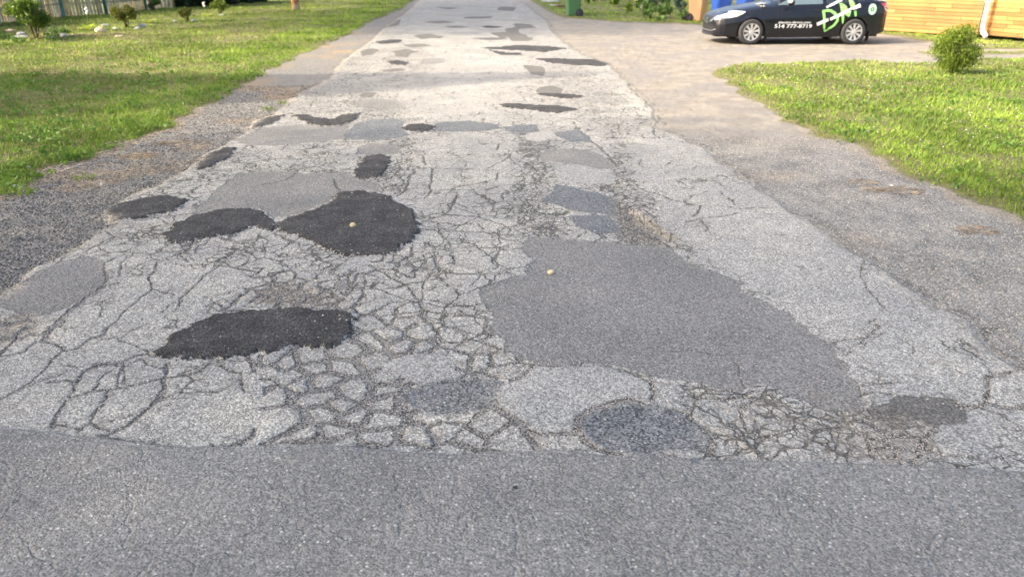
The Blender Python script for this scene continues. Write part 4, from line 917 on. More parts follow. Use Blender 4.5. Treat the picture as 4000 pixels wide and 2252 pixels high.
# ------------------------------------------------------------------ plants
M_SHRUB = leaf_mat('shrub_green', (.035, .075, .012), (.15, .22, .03)); M_CEDAR = leaf_mat('golden_cedar', (.05, .06, .01), (.16, .17, .02))
M_CEDARL = leaf_mat('green_cedar', (.04, .08, .010), (.20, .27, .03)); M_HEDGE = leaf_mat('dark_hedge', (.008, .018, .006), (.03, .055, .018), .05)  # a greener cedar leaf colour; the hedge leaf is very dark
M_HOSTA = leaf_mat('lime_hosta', (.26, .36, .05), (.48, .55, .10), .35, .5); M_STEM = simple('brown_stem', (.10, .065, .04), .9, .3)
M_FLOW = simple('white_petal', (.8, .79, .74), .6, .05); M_GREEN2 = leaf_mat('mid_green_leaf', (.05, .11, .03), (.16, .27, .06))
M_BLUEG = leaf_mat('blue_green_leaf', (.035, .08, .06), (.10, .17, .12))
def shrub(qx_, qy_, rx_, h, n, leaf, mat, label, name='shrub', ncl=14, up=.5, stems=6, lift=.25, wr=.45, lean=(0, 0), group=None, ry_=None):
    px_, py_ = gp(qx_, qy_); t = empty(name, (px_, py_, zat(px_, py_) if py_ < 36 else 0)); tag(t, label, 'shrub', group)
    P = clumps(n, (lean[0] * h, lean[1] * h, h * (lift + (1 - lift) * .52)), (rx_ * .78, (ry_ or rx_) * .78, h * (1 - lift) * .42), ncl, rx_ * .34)
    if group: P[:, 2] = .02 + h * rng.uniform(0, 1, n) ** 2.2
    P[:, 2] = np.clip(P[:, 2], .03, None)
    leafcloud('foliage', P, leaf, mat, t, up, wr=wr)
    for k in range(stems):
        a = k * 6.28 / stems + rnd.random(); q = rnd.uniform(.3, .7)
        bm = bmesh.new(); tube(bm, [(0.03 * math.cos(a), .03 * math.sin(a), -.03), (rx_ * q * .4 * math.cos(a), rx_ * q * .4 * math.sin(a), h * .4), (rx_ * q * math.cos(a) + lean[0] * h, rx_ * q * math.sin(a), h * .82)], [.014, .010, .004], 5)
        obj('stem', bm, M_STEM, t, True)
    return t
shrub(146, 158, .62, .95, 2400, .10, M_SHRUB, 'large loose leafy shrub nearest the fence corner, ringed with stones', ncl=17, stems=7)
shrub(497, 112, .40, .70, 1500, .075, M_CEDAR, 'round dark shrub with bare brown stems between two hostas', ncl=14, lift=.3)
shrub(733, 90, .27, .45, 900, .06, M_CEDAR, 'small dark round shrub flanked by two white stones', ncl=10)
shrub(862, 60, .37, .52, 1100, .07, M_CEDARL, 'olive round shrub farthest along the garden row', ncl=12)
shrub(3716, 294, .45, .88, 13000, .042, M_CEDARL, 'yellow green upright shrub alone on the right lawn', ncl=95, up=1.4, lift=.0, stems=9, wr=.36)
shrub(2, 70, .6, 2.4, 900, .14, M_HEDGE, 'dark leafy branches hanging at the left fence corner', ncl=12, lift=.5)
shrub(600, 46, .45, .75, 800, .10, M_GREEN2, 'green climber growing against the fence', ncl=8, lift=.05)
for qx_, qy_, rx_, h_, la in [(722, 30, .35, 1.4, 'near end of the dark hedge against the fence'), (790, 25, .7, 2.0, 'dark hedge bush beside the fence end'), (860, 20, .8, 2.2, 'middle bush of the dark hedge'), (935, 14, .8, 2.0, 'far bush of the dark hedge'), (1005, 9, .7, 1.9, 'farthest bush of the dark hedge')]:
    shrub(qx_, qy_, rx_, h_, 4200, .14, M_HEDGE, la, 'hedge_bush', 16, 0, 3, .0, .8, group='dark hedge beyond the fence')
M_GREENP = simple('leaf_stalk', (.20, .30, .06), .6)
def hosta(qx_, qy_, s, nl, label, flower=0, mat=None, name='hosta'):
    px_, py_ = gp(qx_, qy_); t = empty(name, (px_, py_, zat(px_, py_))); tag(t, label, 'plant')
    for k in range(nl):
        a = k * 2.4 + rnd.random() * .5; el = rnd.uniform(.35, 1.1); L = s * rnd.uniform(.8, 1.15); bm = bmesh.new(); rows = []
        for i, wv in enumerate([.03, .30, .42, .34, .04]):
            u = i / 4; r_ = L * (.15 + .85 * u); zc = L * (.15 + math.sin(el) * u - .35 * u * u); rad = r_ * math.cos(el * .6)
            ctr = Vector((math.cos(a) * rad, math.sin(a) * rad, max(.02, zc))); sd = Vector((-math.sin(a), math.cos(a), 0)) * L * wv * .75
            rows.append([bm.verts.new(ctr - sd + Vector((0, 0, .02 * L))), bm.verts.new(ctr - Vector((0, 0, .03 * L))), bm.verts.new(ctr + sd + Vector((0, 0, .02 * L)))])
        for i in range(4):
            for j in range(2): bm.faces.new((rows[i][j], rows[i][j + 1], rows[i + 1][j + 1], rows[i + 1][j]))
        o = obj('leaf', bm, mat or M_HOSTA, t, True); at_ = o.data.attributes.new('tint', 'FLOAT', 'POINT'); tv = rnd.random()
        for d_ in at_.data: d_.value = tv
    for k in range(flower):
        bm = bmesh.new(); x_ = rnd.uniform(-.3, .3) * s; hh = s * rnd.uniform(1.5, 1.9); tube(bm, [(0, 0, 0), (x_ * .6, 0, hh * .6), (x_, 0, hh)], .006, 5); obj('flower_stalk', bm, M_GREENP, t)
        bm = bmesh.new()
        for j in range(7):
            mtx = Matrix.Translation((x_ + rnd.uniform(-.03, .03), rnd.uniform(-.03, .03), hh + j * .022 - .05)) @ Matrix.Rotation(rnd.random() * 3, 4, 'Y'); bmesh.ops.create_cone(bm, segments=6, radius1=.012, radius2=.030, depth=.05, cap_ends=True, matrix=mtx)
        obj('flower', bm, M_FLOW, t)
    return t
hosta(346, 120, .30, 9, 'lime hosta with a white flower spike beside the beige mound', 1)
hosta(580, 97, .24, 7, 'lime hosta right of the dark shrub with brown stems')
hosta(806, 68, .24, 7, 'lime hosta before the farthest round shrub', 1)
# low green ground cover by the first shrub
for i, (qx_, qy_) in enumerate([(25, 158), (60, 172), (220, 135), (262, 132), (205, 160), (5, 150)]):
    px_, py_ = gp(qx_, qy_); n_ = 160; P = clumps(n_, (px_, py_, .09), (.22, .18, .05), 5, .1); P[:, 2] = np.clip(P[:, 2], .03, None)
    tag(leafcloud('ground_cover', P, .06, M_GREEN2, None, .3, wr=.6), 'low leafy plants round the foot of the first shrub', 'ground cover', kind='stuff')
M_SOIL = tint_mat('garden_soil', (.05, .035, .025), (.16, .12, .09))
P = []
for qx_, qy_, rx_ in [(270, 145, .5), (330, 146, .5), (400, 144, .5), (460, 143, .4), (150, 156, .4), (2425, 30, .4), (2440, 42, .3), (2590, 75, .4)]:
    px_, py_ = gp(qx_, qy_)
    for k in range(160): P.append((px_ + rnd.gauss(0, rx_ * .5), py_ + rnd.gauss(0, .14), .035 + rnd.random() * .02))
P = np.array(P); o = octa(P, rng.uniform(.015, .035, len(P)), M_SOIL, 'soil_clods', flat=.5); tag(o, 'bare dark soil in the garden beds', 'soil', kind='stuff')
M_WSTONE = simple('white_stone', (.40, .40, .41), .8, .15, 8); M_GSTONE = simple('grey_stone', (.33, .34, .36), .8, .15, 8); M_BSTONE = simple('beige_stone', (.46, .38, .26), .85, .2, 8)
GB = 'edging stones of the garden bed'
for i, (a, b, sx, sy, sz, mm, la) in enumerate([
    (85, 156, .19, .10, .05, M_WSTONE, 'flat white slab left of the loose shrub'), (84, 148, .12, .09, .08, M_WSTONE, 'white stone lying on the flat slab'),
    (196, 157, .18, .05, .06, M_GSTONE, 'long pale block right of the loose shrub'), (251, 149, .11, .06, .06, M_WSTONE, 'square white block at the soil edge'),
    (395, 132, .18, .12, .11, M_BSTONE, 'rounded beige stone between hosta and dark soil'), (413, 106, .14, .07, .05, M_GSTONE, 'flat grey stone left of the stemmed shrub'),
    (452, 116, .10, .06, .04, M_WSTONE, 'small white stone before the stemmed shrub'), (538, 117, .10, .07, .05, M_GSTONE, 'small grey stone right of the stemmed shrub'),
    (556, 111, .13, .07, .07, M_GSTONE, 'larger blue grey stone right of the stemmed shrub'), (684, 89, .09, .06, .05, M_WSTONE, 'white stone left of the small dark shrub'),
    (761, 88, .14, .06, .06, M_WSTONE, 'white stone right of the small dark shrub'), (866, 64, .12, .05, .04, M_WSTONE, 'white stones at the foot of the farthest shrub'),
    (40, 128, .16, .08, .05, M_BSTONE, 'beige stone behind the low plants on the left'), (468, 150, .12, .08, .03, M_BSTONE, 'flat beige stone in the dry grass'),
    (2150, 9, .5, .25, .05, M_GSTONE, 'flat grey paving stones in the grass left of the green bin'), (2160, 24, .16, .06, .03, M_WSTONE, 'pale strip of wood left of the green bin')]):
    stone(a, b, sx, sy, sz, mm, 'edging_stone' if a < 2000 else 'flat_stone', la, 'stone', seed=20 + i, dz=.5, group=GB if a < 2000 else None)
px_, py_ = gp(2188, 29); bm = bmesh.new(); box(bm, px_, py_, .07, .30, .5, .06, .2, .01); tag(obj('wooden_board', bm, simple('dark_board', (.12, .07, .05), .8)), 'dark board lying in the grass behind the green bin', 'board')
# trunk on the left lawn
px_, py_ = gp(1158, 42); t = empty('pine_tree', (px_, py_, 0)); tag(t, 'single bare reddish trunk standing on the left lawn, unseen crown added for shade', 'tree')
n = NT('flaking_orange_bark'); f = n.noise(3.5, 5); M_PINE = n.out(n.mix(n.ramp(f, .42, .58), (.30, .13, .055), (.50, .42, .34)), .9)
bm = bmesh.new(); tube(bm, [(0, 0, -.05), (-.02, 0, .5), (-.08, 0, 2.5), (-.1, 0, 6), (-.1, 0, 9)], [.17, .145, .135, .11, .06], 14); obj('trunk', bm, M_PINE, t, True)
leafcloud('crown', clumps(3500, (0, 0, 8.6), (2.2, 2.2, 2.2), 24, .8), .3, M_HEDGE, t, 0, wr=.6)  # crown out of view, added to cast shade on the far road

# flower bed behind the driveway
bed = [ # x, y, radius, height, n, leaf, mat, label
 (2300, 14, .42, .50, 420, .14, M_WEED, 'lime green mound at the near left of the flower bed'), (2395, 22, .35, .55, 420, .13, M_WEED, 'lime green mound beside the dark soil'),
 (2350, 4, .35, .55, 300, .12, M_GREEN2, 'mid green plant between the two lime mounds'),
 (2460, 8, .45, .95, 500, .13, M_HEDGE, 'dark reddish shrub behind the soil'), (2452, 52, .22, .40, 260, .10, M_WEED, 'small yellow green plant at the lawn edge of the bed'),
 (2500, 40, .30, .62, 420, .12, M_GREEN2, 'leafy plant under the white flowers'), (2540, 76, .34, .55, 480, .13, M_GREEN2, 'broad leafed plant nearest the driveway'),
 (2560, 40, .40, .95, 520, .12, M_BLUEG, 'blue green upright plant in the flower bed'), (2590, 70, .30, .50, 380, .12, M_GREEN2, 'bushy plant right of the broad leafed one'),
 (2610, 40, .45, 1.2, 620, .12, M_GREEN2, 'tall green shrub in the middle of the flower bed'), (2660, 62, .36, .85, 520, .11, M_BLUEG, 'dark blue green shrub left of the brown bin'),
 (2668, 84, .26, .36, 260, .10, M_GREEN2, 'low grassy plant at the brown bin'), (2640, 20, .6, 1.5, 700, .14, M_HEDGE, 'tall dark shrub at the back of the bed'),
 (2720, 20, .6, 1.5, 700, .14, M_HEDGE, 'dark shrub behind the brown bin'), (2500, -4, .6, 1.3, 700, .14, M_GREEN2, 'green shrub at the far back of the bed'),
 (2800, 34, .6, 1.3, 700, .14, M_GREEN2, 'green shrub behind the blue bins'), (2960, 30, .9, 1.6, 1200, .14, M_GREEN2, 'large green shrub behind the car bonnet'),
 (3120, 40, 1.0, 1.9, 1300, .14, M_HEDGE, 'large dark shrub behind the car'), (2885, 20, .6, 1.1, 500, .12, M_HEDGE, 'dark shrub between the blue bins')]
for a, b, rx_, h_, n_, lf, mm, la in bed: shrub(a, b, rx_, h_, n_, lf, mm, la, 'garden_plant', 8, .5, 3, .05, .6)
hosta(2578, 86, .30, 8, 'pale striped hosta at the edge of the driveway', 0, M_GREEN2)
for i, (a, b, h_, la) in enumerate([(2497, 44, .62, 'largest white flower head in the bed'), (2522, 46, .50, 'second white flower head in the bed'), (2508, 70, .38, 'lowest white flower head near the driveway'), (2622, 34, .80, 'white flower high on the tall shrub'), (2480, 50, .48, 'cream yellow flower left of the white ones')]):
    px_, py_ = gp(a, b); t = empty('garden_flower', (px_, py_, 0)); tag(t, la, 'flower')
    bm = bmesh.new(); tube(bm, [(0, 0, 0), (.02, 0, h_ * .6), (0, -.05, h_)], .006, 5); obj('stalk', bm, M_GREENP, t)
    bm = bmesh.new()
    for k in range(9):
        a_ = k * .7; mtx = Matrix.Translation((.05 * math.cos(a_), -.06 + .03 * math.sin(a_), h_ + .035 * math.sin(a_ * 1.7))) @ Matrix.Rotation(a_, 4, 'Y') @ Matrix.Rotation(.7, 4, 'X'); bmesh.ops.create_cone(bm, segments=7, radius1=.008, radius2=.05, depth=.035, cap_ends=True, matrix=mtx)
    obj('flower_head', bm, M_FLOW if i < 4 else simple('cream_petal', (.75, .70, .30), .6, .05), t)

# ------------------------------------------------------------------ wheeled bins
M_RUB = simple('black_rubber', (.025, .025, .027), .8, .1)
def wheeled_bin(qx_, qy_, col, label, rz=0, wx_=.56, dy_=.62, h=1.02, sticker=False, rough=.45):
    px_, py_ = gp(qx_, qy_); t = empty('wheeled_bin', (px_, py_, .0), rz); tag(t, label, 'bin')
    mt = simple(label.split()[0] + '_bin_plastic', col, rough, .08, 3); bm = bmesh.new(); rings = []
    for z_, k in ((.04, .80), (.10, .83), (h * .93, 1.0), (h, 1.04)):
        a, b = wx_ / 2 * k, dy_ / 2 * k; c_ = .05
        pts = [(-a + c_, -b), (a - c_, -b), (a, -b + c_), (a, b - c_), (a - c_, b), (-a + c_, b), (-a, b - c_), (-a, -b + c_)]
        rings.append([bm.verts.new((x, y, z_)) for x, y in pts])
    for i in range(3):
        for k in range(8): bm.faces.new((rings[i][k], rings[i][(k + 1) % 8], rings[i + 1][(k + 1) % 8], rings[i + 1][k]))
    bm.faces.new(rings[0][::-1]); bm.faces.new(rings[-1]); obj('body', bm, mt, t)
    bm = bmesh.new(); box(bm, 0, -.02, h + .035, wx_ * 1.1, dy_ * 1.1, .06, bevel=.02); obj('lid', bm, mt, t)
    bm = bmesh.new(); tube(bm, [(wx_ * .5 + .07, -dy_ * .35, h - .02), (wx_ * .5 + .07, dy_ * .35, h - .02)], .016, 8); obj('handle', bm, mt, t)
    for s_ in (-1, 1):
        bm = bmesh.new(); lathe(bm, [(.135, -.03), (.145, -.02), (.145, .02), (.135, .03)], 22, c=(wx_ * .36, s_ * (dy_ * .44), .135)); w_ = obj('wheel', bm, M_RUB, t, True)
        bm = bmesh.new(); lathe(bm, [(.075, -.034), (.075, .034)], 16, c=(wx_ * .36, s_ * (dy_ * .44), .135)); obj('hub', bm, simple('dark_hub', (.03, .03, .06), .5), w_)
    if sticker:
        bm = bmesh.new(); box(bm, 0.0, -dy_ / 2 * .965 - .004, h * .77, .10, .008, .05, rx=-.085); obj('sticker', bm, M_PAPER, t)
    return t
wheeled_bin(2238, 64, (.055, .145, .06), 'green wheeled bin on the grass beside the road', .06, sticker=True)
wheeled_bin(2722, 84, (.42, .245, .125), 'brown wheeled bin between flower bed and car', 2.55, .56, .58)
wheeled_bin(2812, 74, (.03, .10, .46), 'blue wheeled bin just behind the car bonnet', .2, .6, .6)
wheeled_bin(2905, 64, (.03, .10, .46), 'blue wheeled bin farther right, behind the windscreen', .5, .56, .56)

# ------------------------------------------------------------------ house corner with orange boards
WD = [simple('orange_stained_board_%s' % 'abcd'[i], c, .6, .16, 2.5, spec=.3) for i, c in enumerate([(.37, .165, .055), (.42, .20, .07), (.32, .135, .045), (.39, .18, .06)])]
WD2 = [simple('shaded_orange_board_%s' % 'abc'[i], c, .65, .2, 2.5, spec=.3) for i, c in enumerate([(.36, .16, .05), (.24, .115, .035), (.46, .21, .065)])]  # shade of the turned wall is put into these board colours
M_VINYL = simple('pale_grey_siding', (.50, .51, .50), .5, .04); M_WHITE = simple('white_painted_metal', (.80, .79, .76), .4, .03); M_DK = simple('dark_trim', (.06, .055, .05), .6)
A_ = gp(3390, 122); B_ = gp(3815, 150); C_ = gp(4030, 168); C2 = gp(4420, 200)
house = empty('house', (B_[0], B_[1], 0)); tag(house, 'house corner with orange board cladding and white downpipes', 'house'); ho = Vector((B_[0], B_[1], 0))
def wall(P, Q, mats, bands, ncol, zt=1.12, z0=.05):
    P = Vector((*P, 0)); Q = Vector((*Q, 0)); L = (Q - P).length; a = math.atan2(Q.y - P.y, Q.x - P.x); d = (Q - P).normalized(); nrm = Vector((d.y, -d.x, 0)); bh = (zt - z0) / bands
    for r_ in range(bands):
        cuts = [0] + sorted(rnd.uniform(.15, .85) for _ in range(ncol - 1)) + [1]
        for u0, u1 in zip(cuts[:-1], cuts[1:]):
            bm = bmesh.new(); box(bm, 0, 0, 0, L * (u1 - u0) - .004, .022, bh - .006, bevel=.004); o = obj('board', bm, rnd.choice(mats), house)
            o.location = P + d * L * (u0 + u1) / 2 + nrm * .012 - ho + Vector((0, 0, z0 + bh * (r_ + .5))); o.rotation_euler = (-.05, 0, a)
    bm = bmesh.new(); box(bm, 0, 0, (zt + z0) / 2, L, .05, zt - z0 - .01); o = obj('backing_wall', bm, M_DK, house); o.location = (P + Q) / 2 - nrm * .03 - ho; o.rotation_euler = (0, 0, a)
    bm = bmesh.new(); box(bm, 0, 0, zt + .02, L, .07, .035); o = obj('trim', bm, M_DK, house); o.location = (P + Q) / 2 - ho; o.rotation_euler = (0, 0, a)
    for k in range(12):
        bm = bmesh.new(); box(bm, 0, 0, zt + .04 + .06 + k * .12, L, .03, .112, bevel=.004); o = obj('siding_panel', bm, M_VINYL, house); o.location = (P + Q) / 2 + nrm * .004 - ho; o.rotation_euler = (-.04, 0, a)
wall(A_, B_, WD, 11, 2); wall((B_[0] + .05, B_[1] - .03), C_, WD2, 10, 2, 1.10, .10); wall(C_, C2, WD2, 10, 2, 1.10, .10)
def prism(name, pts, z0, z1, mat):
    bm = bmesh.new(); a = [bm.verts.new((x - ho.x, y - ho.y, z0)) for x, y in pts]; b = [bm.verts.new((x - ho.x, y - ho.y, z1)) for x, y in pts]
    for i in range(len(pts)): bm.faces.new((a[i], a[(i + 1) % len(pts)], b[(i + 1) % len(pts)], b[i]))
    bm.faces.new(a[::-1]); bm.faces.new(b); bmesh.ops.recalc_face_normals(bm, faces=bm.faces); return obj(name, bm, mat, house)
prism('house_body', [(A_[0] + .1, A_[1] + .12), (B_[0] + .1, B_[1] + .12), (C_[0], C_[1] + .12), (C2[0], C2[1] + .12), (C2[0] + 1, C2[1] + 7), (A_[0] + 3, A_[1] + 6)], .08, 2.56, M_VINYL)
prism('roof', [(A_[0] - .3, A_[1] - .05), (B_[0] - .1, B_[1] - .35), (C_[0], C_[1] - .35), (C2[0] + .3, C2[1] - .35), (C2[0] + 1.3, C2[1] + 7.3), (A_[0] + 2.8, A_[1] + 6.3)], 2.62, 2.74, M_DK)
def downpipe(qx_, qy_, la):
    x_, y_ = gp(qx_, qy_); bm = bmesh.new(); t = empty('downpipe', (x_, y_, 0)); tag(t, la, 'downpipe', 'white downpipes on the house')
    tube(bm, [(0, 0, 2.55), (0, 0, .32), (0.0, -.03, .22), (.03, -.22, .08)], .055, 4); obj('pipe', bm, M_WHITE, t)
    for z_ in (1.5, .95): bm = bmesh.new(); box(bm, 0, 0.0, z_, .13, .12, .03); obj('bracket', bm, M_WHITE, t)
downpipe(3826, 154, 'white downpipe at the corner between the orange wall and the one coloured darker for shade'); downpipe(3996, 178, 'white downpipe cut by the right edge of the picture')

# ------------------------------------------------------------------ the car
from mathutils.bvhtree import BVHTree
def clearcoat(name, col, rough=.25, metal=0, spec=.5, coat=1.0):
    n = NT(name); n.b.inputs['Metallic'].default_value = metal; n.b.inputs['Specular IOR Level'].default_value = spec
    n.b.inputs['Coat Weight'].default_value = coat; n.b.inputs['Coat Roughness'].default_value = .06; f = n.noise(8, 3)
    return n.out(n.mix(f, tuple(c * .9 for c in col), tuple(min(1, c * 1.1) for c in col)), rough)
M_PAINT = clearcoat('dark_navy_paint', (.003, .004, .008), .4, 0, .3, .55); M_GLASS = clearcoat('tinted_glass', (.012, .017, .018), .05, 0, .8, 1.0)
M_GLASSL = clearcoat('side_window_glass', (.09, .13, .14), .05, 0, .8); M_CHROME = clearcoat('chrome', (.75, .76, .78), .12, 1.0); M_BLK = simple('black_plastic', (.012, .012, .013), .6, .1)
M_LAMP = clearcoat('clear_lamp', (.70, .70, .66), .2, .2); M_RED = clearcoat('red_lamp', (.5, .02, .02), .2); M_AMB = clearcoat('amber_lamp', (.75, .35, .10), .25)
M_ALLOY = clearcoat('silver_alloy', (.62, .62, .63), .3, .55, .5, .5); M_TYRE = simple('tyre_rubber', (.035, .035, .036), .85, .15); M_LIME = simple('lime_print', (.28, .62, .16), .5, .05); M_WPR = simple('white_print', (.72, .74, .74), .5, .04)
WB = 2.56
fx, fy = gp(2927, 176); car = empty('black_car', (fx, fy + .86, 0), R(.6)); tag(car, 'black sedan with green and white lettering parked on the driveway', 'car')
def itp(t, x):
    if x <= t[0][0]: return t[0][1]
    for (a, va), (b, vb) in zip(t[:-1], t[1:]):
        if x <= b: u = (x - a) / (b - a); return va + (vb - va) * u
    return t[-1][1]
TOP = [(-.90, .52), (-.86, .62), (-.78, .70), (-.6, .775), (-.3, .85), (0, .90), (.35, .955), (.55, .985), (.9, 1.17), (1.2, 1.31), (1.45, 1.37), (1.8, 1.40), (2.2, 1.385), (2.55, 1.31), (2.9, 1.17), (3.15, 1.06), (3.35, 1.04), (3.42, .98), (3.47, .80)]
BELT = [(-.90, .50), (-.86, .58), (-.78, .64), (-.6, .69), (-.3, .76), (0, .80), (.35, .845), (.55, .87), (1.2, .905), (2.2, .95), (2.8, .985), (3.15, 1.0), (3.35, .99), (3.42, .93), (3.47, .75)]
WID = [(-.90, .36), (-.885, .50), (-.85, .62), (-.78, .72), (-.65, .79), (-.4, .835), (0, .855), (.8, .862), (2.2, .862), (2.8, .85), (3.1, .80), (3.3, .73), (3.42, .64), (3.47, .50)]
RW = [(-.9, .30), (-.7, .58), (0, .68), (.5, .70), (.9, .62), (1.3, .56), (2.2, .55), (2.7, .55), (3.1, .60), (3.4, .55), (3.47, .4)]
def low(x):
    z = itp([(-.9, .22), (-.7, .19), (0, .17), (3.0, .19), (3.47, .30)], x)
    for c_ in (0, WB):
        d = abs(x - c_)
        if d < .345: z = max(z, .30 + math.sqrt(max(0, .345 ** 2 - d * d)))
    return z
xs = sorted(set([round(-.90 + i * .022, 4) for i in range(200) if -.90 + i * .022 < 3.47] + [-.9, 3.47, -.345, .345, WB - .345, WB + .345]))
bm = bmesh.new(); rings = []
for x in xs:
    w_, zb, zt, zl, rw = itp(WID, x), itp(BELT, x), itp(TOP, x), low(x), itp(RW, x)
    q = [(w_ * .95, zl)]
    for u, k in ((.18, .99), (.38, 1.0), (.58, 1.0), (.66, .998), (.72, .985), (.86, .972), (1.0, .93)):
        zz_ = zl + (zb - zl) * u if False else max(zl, .2 + (zb - .2) * u); q.append((w_ * k, zz_ + (1e-4 * u)))
    gh = zt - zb
    if gh > .16:
        q += [(w_ * .90, zb + .012), (w_ * .90 * .6 + rw * .4, zb + gh * .38), (w_ * .9 * .25 + rw * .75, zb + gh * .72), (rw * .97, zb + gh * .93), (rw * .80, zt - .008), (rw * .4, zt + .01)]
    else:
        q += [(w_ * .88, zb + gh * .2), (w_ * .80, zb + gh * .5), (w_ * .7, zb + gh * .72), (w_ * .56, zb + gh * .88), (w_ * .4, zb + gh * .96), (w_ * .2, zb + gh)]
    q.append((0, zt + .012))
    ring = [bm.verts.new((x, -a, b)) for a, b in q] + [bm.verts.new((x, a, b)) for a, b in reversed(q[:-1])]
    rings.append(ring)
n_ = len(rings[0])
for i in range(len(rings) - 1):
    for k in range(n_ - 1): bm.faces.new((rings[i][k], rings[i + 1][k], rings[i + 1][k + 1], rings[i][k + 1]))
bm.faces.new(rings[0]); bm.faces.new(rings[-1][::-1])
bmesh.ops.recalc_face_normals(bm, faces=bm.faces); BV = BVHTree.FromBMesh(bm)
body = obj('body', bm, M_PAINT, car, True)
def project(name, verts2, faces, axis, mat, parent=None, off=.004, thick=True):
    """cast a flat outline onto the body: axis 'S' near side (x,z), 'F' front (y,z), 'T' from above (x,y)"""
    bm = bmesh.new(); vs = []
    for a, b in verts2:
        if axis == 'S': o_, d_ = Vector((a, -3, b)), Vector((0, 1, 0))
        elif axis == 'N': o_, d_ = Vector((a, 3, b)), Vector((0, -1, 0))
        elif axis == 'F': o_, d_ = Vector((-3, a, b)), Vector((1, 0, 0))
        elif axis == 'B': o_, d_ = Vector((6, a, b)), Vector((-1, 0, 0))
        else: o_, d_ = Vector((a, b, 4)), Vector((0, 0, -1))
        h, nn_, _, _ = BV.ray_cast(o_, d_)
        if h is None: h = o_ + d_ * (2.2 if axis != 'T' else 3); nn_ = -d_
        vs.append(bm.verts.new(h - d_ * off))
    for f in faces:
        try: bm.faces.new([vs[i] for i in f])
        except ValueError: pass
    bmesh.ops.recalc_face_normals(bm, faces=bm.faces)
    return obj(name, bm, mat, parent or body, True)
def poly(name, pts, axis, mat, parent=None, off=.004, cell=.05):
    """fill an outline with a fine grid so it can follow the body"""
    xs_ = [p[0] for p in pts]; ys_ = [p[1] for p in pts]; b = bmesh.new(); vv = [b.verts.new((x, y, 0)) for x, y in pts]; b.faces.new(vv)
    bmesh.ops.triangulate(b, faces=b.faces[:])
    for _ in range(3):
        es = [e for e in b.edges if e.calc_length() > cell]
        if not es: break
        bmesh.ops.subdivide_edges(b, edges=es, cuts=1); bmesh.ops.triangulate(b, faces=b.faces[:])
    b.verts.index_update(); V = [(v.co.x, v.co.y) for v in b.verts]; F_ = [[v.index for v in f.verts] for f in b.faces]; b.free()
    return project(name, V, F_, axis, mat, parent, off)
def stroke(pts, wd, z=None):
    """outline of a tapered stroke, wd list per point"""
    L = []; Rr = []
    for i, p in enumerate(pts):
        a = pts[max(0, i - 1)]; b = pts[min(len(pts) - 1, i + 1)]; d = math.hypot(b[0] - a[0], b[1] - a[1]) + 1e-9; nx, ny = -(b[1] - a[1]) / d, (b[0] - a[0]) / d; w_ = wd[i] / 2
        L.append((p[0] + nx * w_, p[1] + ny * w_)); Rr.append((p[0] - nx * w_, p[1] - ny * w_))
    return L, Rr
def strip(name, pts, wd, axis, mat, parent=None, off=.005):
    if not isinstance(wd, (list, tuple)): wd = [wd] * len(pts)
    P2, W2 = [], []
    for i in range(len(pts) - 1):
        d = math.dist(pts[i], pts[i + 1]); k = max(1, int(d / .04))
        for j in range(k): u = j / k; P2.append((pts[i][0] + (pts[i + 1][0] - pts[i][0]) * u, pts[i][1] + (pts[i + 1][1] - pts[i][1]) * u)); W2.append(wd[i] + (wd[i + 1] - wd[i]) * u)
    P2.append(pts[-1]); W2.append(wd[-1]); L, Rr = stroke(P2, W2); V = L + Rr; n_ = len(L)
    return project(name, V, [(i, i + 1, n_ + i + 1, n_ + i) for i in range(n_ - 1)], axis, mat, parent, off)
# car-side coordinates from photo pixels
def cs(px, py):
    k = ppm(176); return ((px - 2927) / k * 1.0, .0 + (176 - py) / (k * .955))
def csl(pts): return [cs(*p) for p in pts]
# glass
poly('side_window', [(.62, .93), (1.02, .935), (1.72, .955), (1.72, 1.30), (1.42, 1.28), (1.15, 1.20), (.85, 1.05)], 'S', M_GLASSL, car)
poly('side_window', [(1.80, .96), (2.52, .99), (2.50, 1.12), (2.36, 1.25), (2.1, 1.30), (1.80, 1.31)], 'S', M_GLASS, car)
poly('side_window', [(2.58, 1.0), (2.80, 1.02), (2.62, 1.12), (2.57, 1.13)], 'S', M_GLASS, car)
poly('side_window', [(.62, .93), (1.72, .955), (1.72, 1.30), (1.15, 1.20)], 'N', M_GLASS, car)
poly('windscreen', [(.64, -.62), (.60, -.3), (.58, 0), (.60, .3), (.64, .62), (1.24, .50), (1.28, 0), (1.24, -.50)], 'T', M_GLASS, car, .006)
poly('rear_window', [(2.62, -.48), (3.02, -.54), (3.06, 0), (3.02, .54), (2.62, .48)], 'T', M_GLASS, car, .006)
# panel gaps
for pts in ([(.62, .90), (.60, .70), (.58, .45), (.62, .24)], [(1.76, .95), (1.77, .7), (1.76, .24)], [(2.62, .99), (2.45, .80), (2.25, .62)], [(.62, .225), (1.9, .225)]):
    strip('panel_gap', pts, .010, 'S', M_BLK, body)
strip('side_crease', [(1.55, .36), (2.1, .375)], .012, 'S', M_PAINT, body, .012)
for x_ in (1.45, 2.38):
    hx, hz = x_, .80; hh = poly('door_handle', [(hx, hz), (hx + .17, hz + .008), (hx + .17, hz + .035), (hx, hz + .03)], 'S', M_BLK, body, .022)
